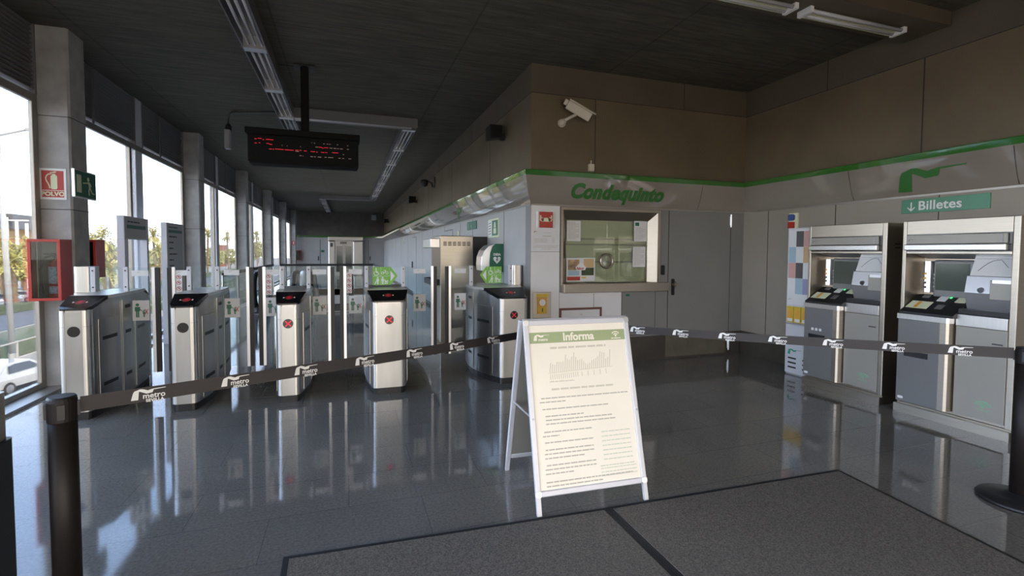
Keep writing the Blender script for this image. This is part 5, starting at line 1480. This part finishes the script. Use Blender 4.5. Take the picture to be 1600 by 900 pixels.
# ================================================================== OUTSIDE
GZ = -5.4
def ground(name, label, cat, mt_, x0, x1, y0, y1, z0, z1, rot=0):
    o = bx(name, mt_, x0, x1, y0, y1, z0, z1); tag(o, label, cat); return o
o = bx('street_ground', M['pavement'], -400, -3.6, -60, 500, GZ-.3, GZ-.04); tag(o, 'sunlit ground below and beyond the windows', 'ground'); o['kind'] = 'structure'
ground('road', 'grey road where the white car drives', 'road', M['asphalt'], -18.4, -14.6, -20, 260, GZ-.04, GZ)
ground('road', 'second grey road beyond the planted verge', 'road', M['asphalt'], -34.5, -28, -20, 260, GZ-.04, GZ)
ground('kerb', 'pale kerb beside the near road', 'kerb', M['wallpale'], -14.6, -14.2, -20, 260, GZ-.04, GZ+.12)
ground('grass_verge', 'dry grass verge between the two roads', 'grass', M['grass'], -27.5, -22.6, -20, 260, GZ-.04, GZ)
def hedge(label, x0, x1, y0, y1, h, seed):
    r = random.Random(seed); bm = bm_new(); nx, ny = 5, int((y1-y0)/1.2)
    V = [[bm.verts.new((x0+(x1-x0)*i/nx, y0+(y1-y0)*j/ny, GZ+(h*(1+r.uniform(-.25, .25)) if 0 < i < nx else 0))) for i in range(nx+1)] for j in range(ny+1)]
    for j in range(ny):
        for i in range(nx): bm.faces.new((V[j][i], V[j][i+1], V[j+1][i+1], V[j+1][i]))
    tag(obj('hedge', bm, M['hedge']), label, 'hedge')
hedge('low hedge between the white car and the verge', -22.5, -20.4, 10, 120, 1.0, 1)
hedge('low hedge along the second road, nearer the palms', -35.9, -34.7, 20, 200, .8, 2)
# street fence beside the car
g = thing('street_fence', 'pale mesh fence and rail behind the white car', 'fence', (-19.3, 40, GZ))
bm = bm_new()
for z in (1.25, .25): add_box(bm, -19.33, -19.27, 18, 110, GZ+z, GZ+z+.07)
obj('rail', bm, M['wallpale'], g)
for k in range(24):
    y = 18+k*4; bm = bm_new(); add_box(bm, -19.34, -19.26, y, y+.08, GZ, GZ+1.35); obj('fence_post', bm, M['wallpale'], g)

def car(label, x, y, rotz, paint, detailed=True):
    g = thing('car', label, 'car', (x, y, GZ), rotz, 'cars outside')
    # local: forward = +Y, length 3.9, width 1.7
    prof = [(-1.92, .35), (-1.95, .75), (-1.88, .95), (-1.72, 1.05), (-1.45, 1.42), (-1.1, 1.50), (.1, 1.49), (.85, 1.05), (1.6, .92), (1.9, .72), (1.93, .35)]
    bm = bm_new(); sec = []
    for s, k in ((-.85, 0), (-.83, .03), (.83, .03), (.85, 0)):
        row = []
        for (yy, zz) in prof:
            nar = 1-(.20*max(0, (zz-.95)/.55))
            row.append(bm.verts.new((s*nar, yy*(1-.01*(abs(s) > .84)), zz)))
        sec.append(row)
    for a, b in zip(sec, sec[1:]):
        for i in range(len(prof)): bm.faces.new((a[i], a[(i+1) % len(prof)], b[(i+1) % len(prof)], b[i]))
    bm.faces.new(sec[0]); bm.faces.new(sec[-1][::-1])
    obj('bodywork', bm, M[paint], g, False, .05)
    for s in (-1, 1):
        bm = bm_new(); pts = [(-1.2, 1.02), (-1.12, 1.36), (-.75, 1.42), (.02, 1.41), (.55, 1.06)]
        v = [bm.verts.new((s*(.862*(1-.20*max(0, (z-.95)/.55))), y_, z)) for y_, z in pts]; bm.faces.new(v); obj('side_window', bm, M['carglass'], g, False)
        bm = bm_new(); add_box(bm, s*.84-.04, s*.84+.04, -1.93, -1.7, .72, .98); obj('tail_light', bm, M['taillight'], g, False, .02)
        for y_ in (-1.22, 1.2):
            bm = bm_new(); add_cyl(bm, (s*.70, y_, .31), (s*.88, y_, .31), .31, seg=20); wh = obj('wheel', bm, M['tyre'], g, False)
            bm = bm_new(); add_cyl(bm, (s*.88, y_, .31), (s*.888, y_, .31), .20, seg=16); obj('rim', bm, M['rim'], wh, False)
    bm = bm_new(); v = [bm.verts.new(p) for p in ((-.66, -1.735, 1.06), (.66, -1.735, 1.06), (.58, -1.495, 1.38), (-.58, -1.495, 1.38))]; bm.faces.new(v); obj('rear_window', bm, M['carglass'], g, False)
    bm = bm_new(); v = [bm.verts.new(p) for p in ((-.66, .83, 1.085), (.66, .83, 1.085), (.6, .16, 1.475), (-.6, .16, 1.475))]; bm.faces.new(v); obj('windscreen', bm, M['carglass'], g, False)
car('white hatchback on the road below the nearest window', -15.85, 30.9, math.radians(-14), 'carpaint')
for k, (x, y, pt_) in enumerate(((-41, 74, 'carpaint'), (-41, 77.6, 'carpaint2'), (-41.3, 82, 'carpaint'))):
    car(['white parked car under the palms, nearest of the three', 'silver parked car between the two white parked ones', 'white parked car under the palms, farthest of the three'][k], x, y, math.radians(95), pt_)

# lamp post near the first window
g = thing('lamp_post', 'pale grey lamp post outside the nearest window, behind the white car', 'lamp post', (-19.75, 38.5, GZ))
bm = bm_new(); add_cyl(bm, (-19.75, 38.5, GZ), (-20.1, 38.5, 8.5), .16, .11, seg=14); obj('pole', bm, M['greyplastic'], g, smooth=True)
bm = bm_new(); add_cyl(bm, (-20.1, 38.5, 8.5), (-18.6, 38.5, 9.0), .07, seg=8); add_box(bm, -18.7, -17.9, 38.35, 38.65, 8.92, 9.08); obj('lamp_head', bm, M['greyplastic'], g)
bm = bm_new(); add_cyl(bm, (-19.75, 38.5, GZ), (-19.76, 38.5, GZ+.5), .22, seg=14); obj('base', bm, M['greyplastic'], g)

def palm(label, x, y, h, cr, seed, lean=0.):
    r = random.Random(seed)
    g = thing('palm_tree', label, 'tree', (x, y, GZ), 0, 'palms beyond the road')
    bm = bm_new(); pts = [(x+lean*(t**1.5), y, GZ+h*t) for t in [i/6 for i in range(7)]]
    add_tube(bm, pts, .24, 9); obj('trunk', bm, M['trunk'], g)
    top_ = Vector(pts[-1]); bm = bm_new()
    for k in range(44):
        az = r.uniform(0, 2*math.pi); el = math.radians(r.uniform(-55, 80)); L = cr*r.uniform(.8, 1.1)
        p = top_.copy(); d = Vector((math.cos(az)*math.cos(el), math.sin(az)*math.cos(el), math.sin(el)))
        side_ = Vector((-math.sin(az), math.cos(az), 0)); n = 6; prev = None
        for i in range(n+1):
            t = i/n; w = .34*math.sin(math.pi*(.12+.86*t))*cr/2.2
            upv = side_.cross(d).normalized()
            dr = upv*(-.35*w)
            row = [bm.verts.new(p+side_*w+dr), bm.verts.new(p), bm.verts.new(p-side_*w+dr)]
            if prev:
                # leave gaps: each frond is feathered into leaflets
                bm.faces.new((prev[0], row[0], prev[1])) ; bm.faces.new((prev[2], prev[1], row[2]))
            prev = row
            p = p+d*(L/n); d = (d+Vector((0, 0, -.16))).normalized()
    obj('fronds', bm, M['frond'], g)
def dirx(px): return math.tan(math.atan((px-800)/F_PX)+YAW)
palms = [('palm tree left of the red cabinet, low behind the parked cars', 22, -36.6, 5.6, 2.2), ('tall palm tree at the left end of the nearest window', 3, -49, 8.2, 2.5), ('palm tree partly hidden by the red extinguisher cabinet', 47, -38.5, 7.0, 2.3),
         ('low leaning palm at the left frame edge, in front of the ochre building', 8, -39.8, 5.0, 2.0), ('low palm just left of the window frame by the red cabinet', 37, -52.5, 6.8, 2.0),
         ('low palm behind the thick one, left of the two-legged totem', 176, -43, 6.6, 2.5), ('low palm seen through the glass of the first gate', 196, -43, 6.4, 2.6),
         ('palm tree just right of the nearest column', 143, -42, 7.6, 2.6), ('thick palm tree left of the two-legged totem', 163, -36.6, 8.6, 2.8), ('short palm tree behind the glass door of the first gate', 174, -25.5, 4.4, 1.9), ('palm tree seen between the legs of the first totem', 205, -38, 8.2, 2.6),
         ('tall palm tree between the two totems', 243, -40, 10.0, 2.7), ('palm tree seen left of the solid totem, lower crown', 250, -37, 6.6, 2.2), ('palm tree beyond the third column bay, left pane', 324, -36.6, 11.0, 2.8), ('palm tree beyond the third column bay, right pane', 357, -38, 11.5, 2.5), ('far palm tree beyond the fourth window bay', 402, -36.6, 13, 3.2)]
for k, (lb_, px, X, h, cr_) in enumerate(palms):
    palm(lb_, X, X/dirx(px), h, cr_, 100+k, rnd.uniform(-.4, .4))
def bush(label, x, y, h, w, seed):
    r = random.Random(seed); g = thing('broadleaf_tree', label, 'tree', (x, y, GZ), 0, 'round trees beyond the road')
    bm = bm_new(); add_tube(bm, [(x, y, GZ), (x, y, GZ+h*.5)], .2, 8); obj('trunk', bm, M['trunk'], g)
    bm = bm_new()
    for k in range(1100):
        a, b, c = r.gauss(0, 1), r.gauss(0, 1), r.gauss(0, 1); n = math.sqrt(a*a+b*b+c*c); q = r.uniform(.6, 1)
        p = Vector((x+a/n*w*q, y+b/n*w*q, GZ+h*.6+c/n*h*.4*q)); s = r.uniform(.10, .2)*w**.7
        u = Vector((r.gauss(0, 1), r.gauss(0, 1), r.gauss(0, 1))).normalized(); v = u.orthogonal().normalized()
        bm.faces.new([bm.verts.new(p+u*s), bm.verts.new(p+v*s*.6), bm.verts.new(p-u*s), bm.verts.new(p-v*s*.6)])
    obj('foliage', bm, M['leaf'], g)
rounds = [('round tree low behind the first gate', 203, -24.4, 3.2, 1.4), ('round tree under the ochre building', 24, -53.5, 7.0, 2.4), ('wide tree filling the gap right of the two-legged totem', 262, -46, 8.6, 4.5),
  ('round tree at the foot of the third bay', 332, -40, 8.0, 3.6), ('round tree right of the pink block', 360, -41, 7.6, 3.0), ('broad tree just right of the nearest column, behind the palms', 150, -50, 7.6, 4.5),
  ('broad tree behind the legs of the first totem', 200, -52, 8.4, 5.0), ('low round tree left of the pale building', 236, -44, 6.0, 3.6), ('tree seen through the fourth window bay, left pane', 391, -40, 11, 4.6), ('tree seen through the fourth window bay, right pane', 404, -46, 12, 5.0)]
for k, (lb_, px, X, h, w) in enumerate(rounds):
    bush(lb_, X, X/dirx(px), h, w, 300+k)
# buildings
g = thing('building', 'ochre building with a grey ribbed roof beyond the nearest window', 'building', (-65, 112, GZ))
bx('wall', M['wallorange'], -74, -57.5, 112, 124, GZ, 5.2, g)
bm = bm_new(); add_box(bm, -75, -56.6, 111.5, 124.5, 5.2, 7.9)
for k in range(34): add_box(bm, -75+k*.54, -74.85+k*.54, 111.3, 111.5, 5.2, 7.9)
obj('roof', bm, M['roofgrey'], g)
bm = bm_new()
for k in range(3): add_box(bm, -57.2+k*1.4, -56.9+k*1.4, 110.6, 111, GZ, 7.2-k*.5)
add_box(bm, -57.2, -54, 110.6, 111, 6.6, 6.8)
obj('white_frame', bm, M['white'], g)
g = thing('building', 'small brick-red block seen through the third window bay', 'building', (-38, 40, GZ))
Xb = -50; yb_ = Xb/dirx(349)
bx('wall', M['wallpink'], Xb-2.2, Xb+.2, yb_, yb_+6, GZ, 3.6, g); bx('roof', M['wallpale'], Xb-2.4, Xb+.4, yb_-.2, yb_+6.2, 3.6, 3.9, g)
g = thing('building', 'pale low building beyond the palms, between the totems', 'building', (-60, 100, GZ))
Xb = -70; yb_ = Xb/dirx(252)
bx('wall', M['wallpale'], Xb-14, Xb+10, yb_+6, yb_+14, GZ, .2, g); bx('roof', M['roofgrey'], Xb-14.3, Xb+10.3, yb_+5.7, yb_+14.3, .2, .5, g)

# the square behind the camera
o = bx('square_paving', M['plaza'], -60, 80, -80, YB, -.3, -.02); o['kind'] = 'structure'
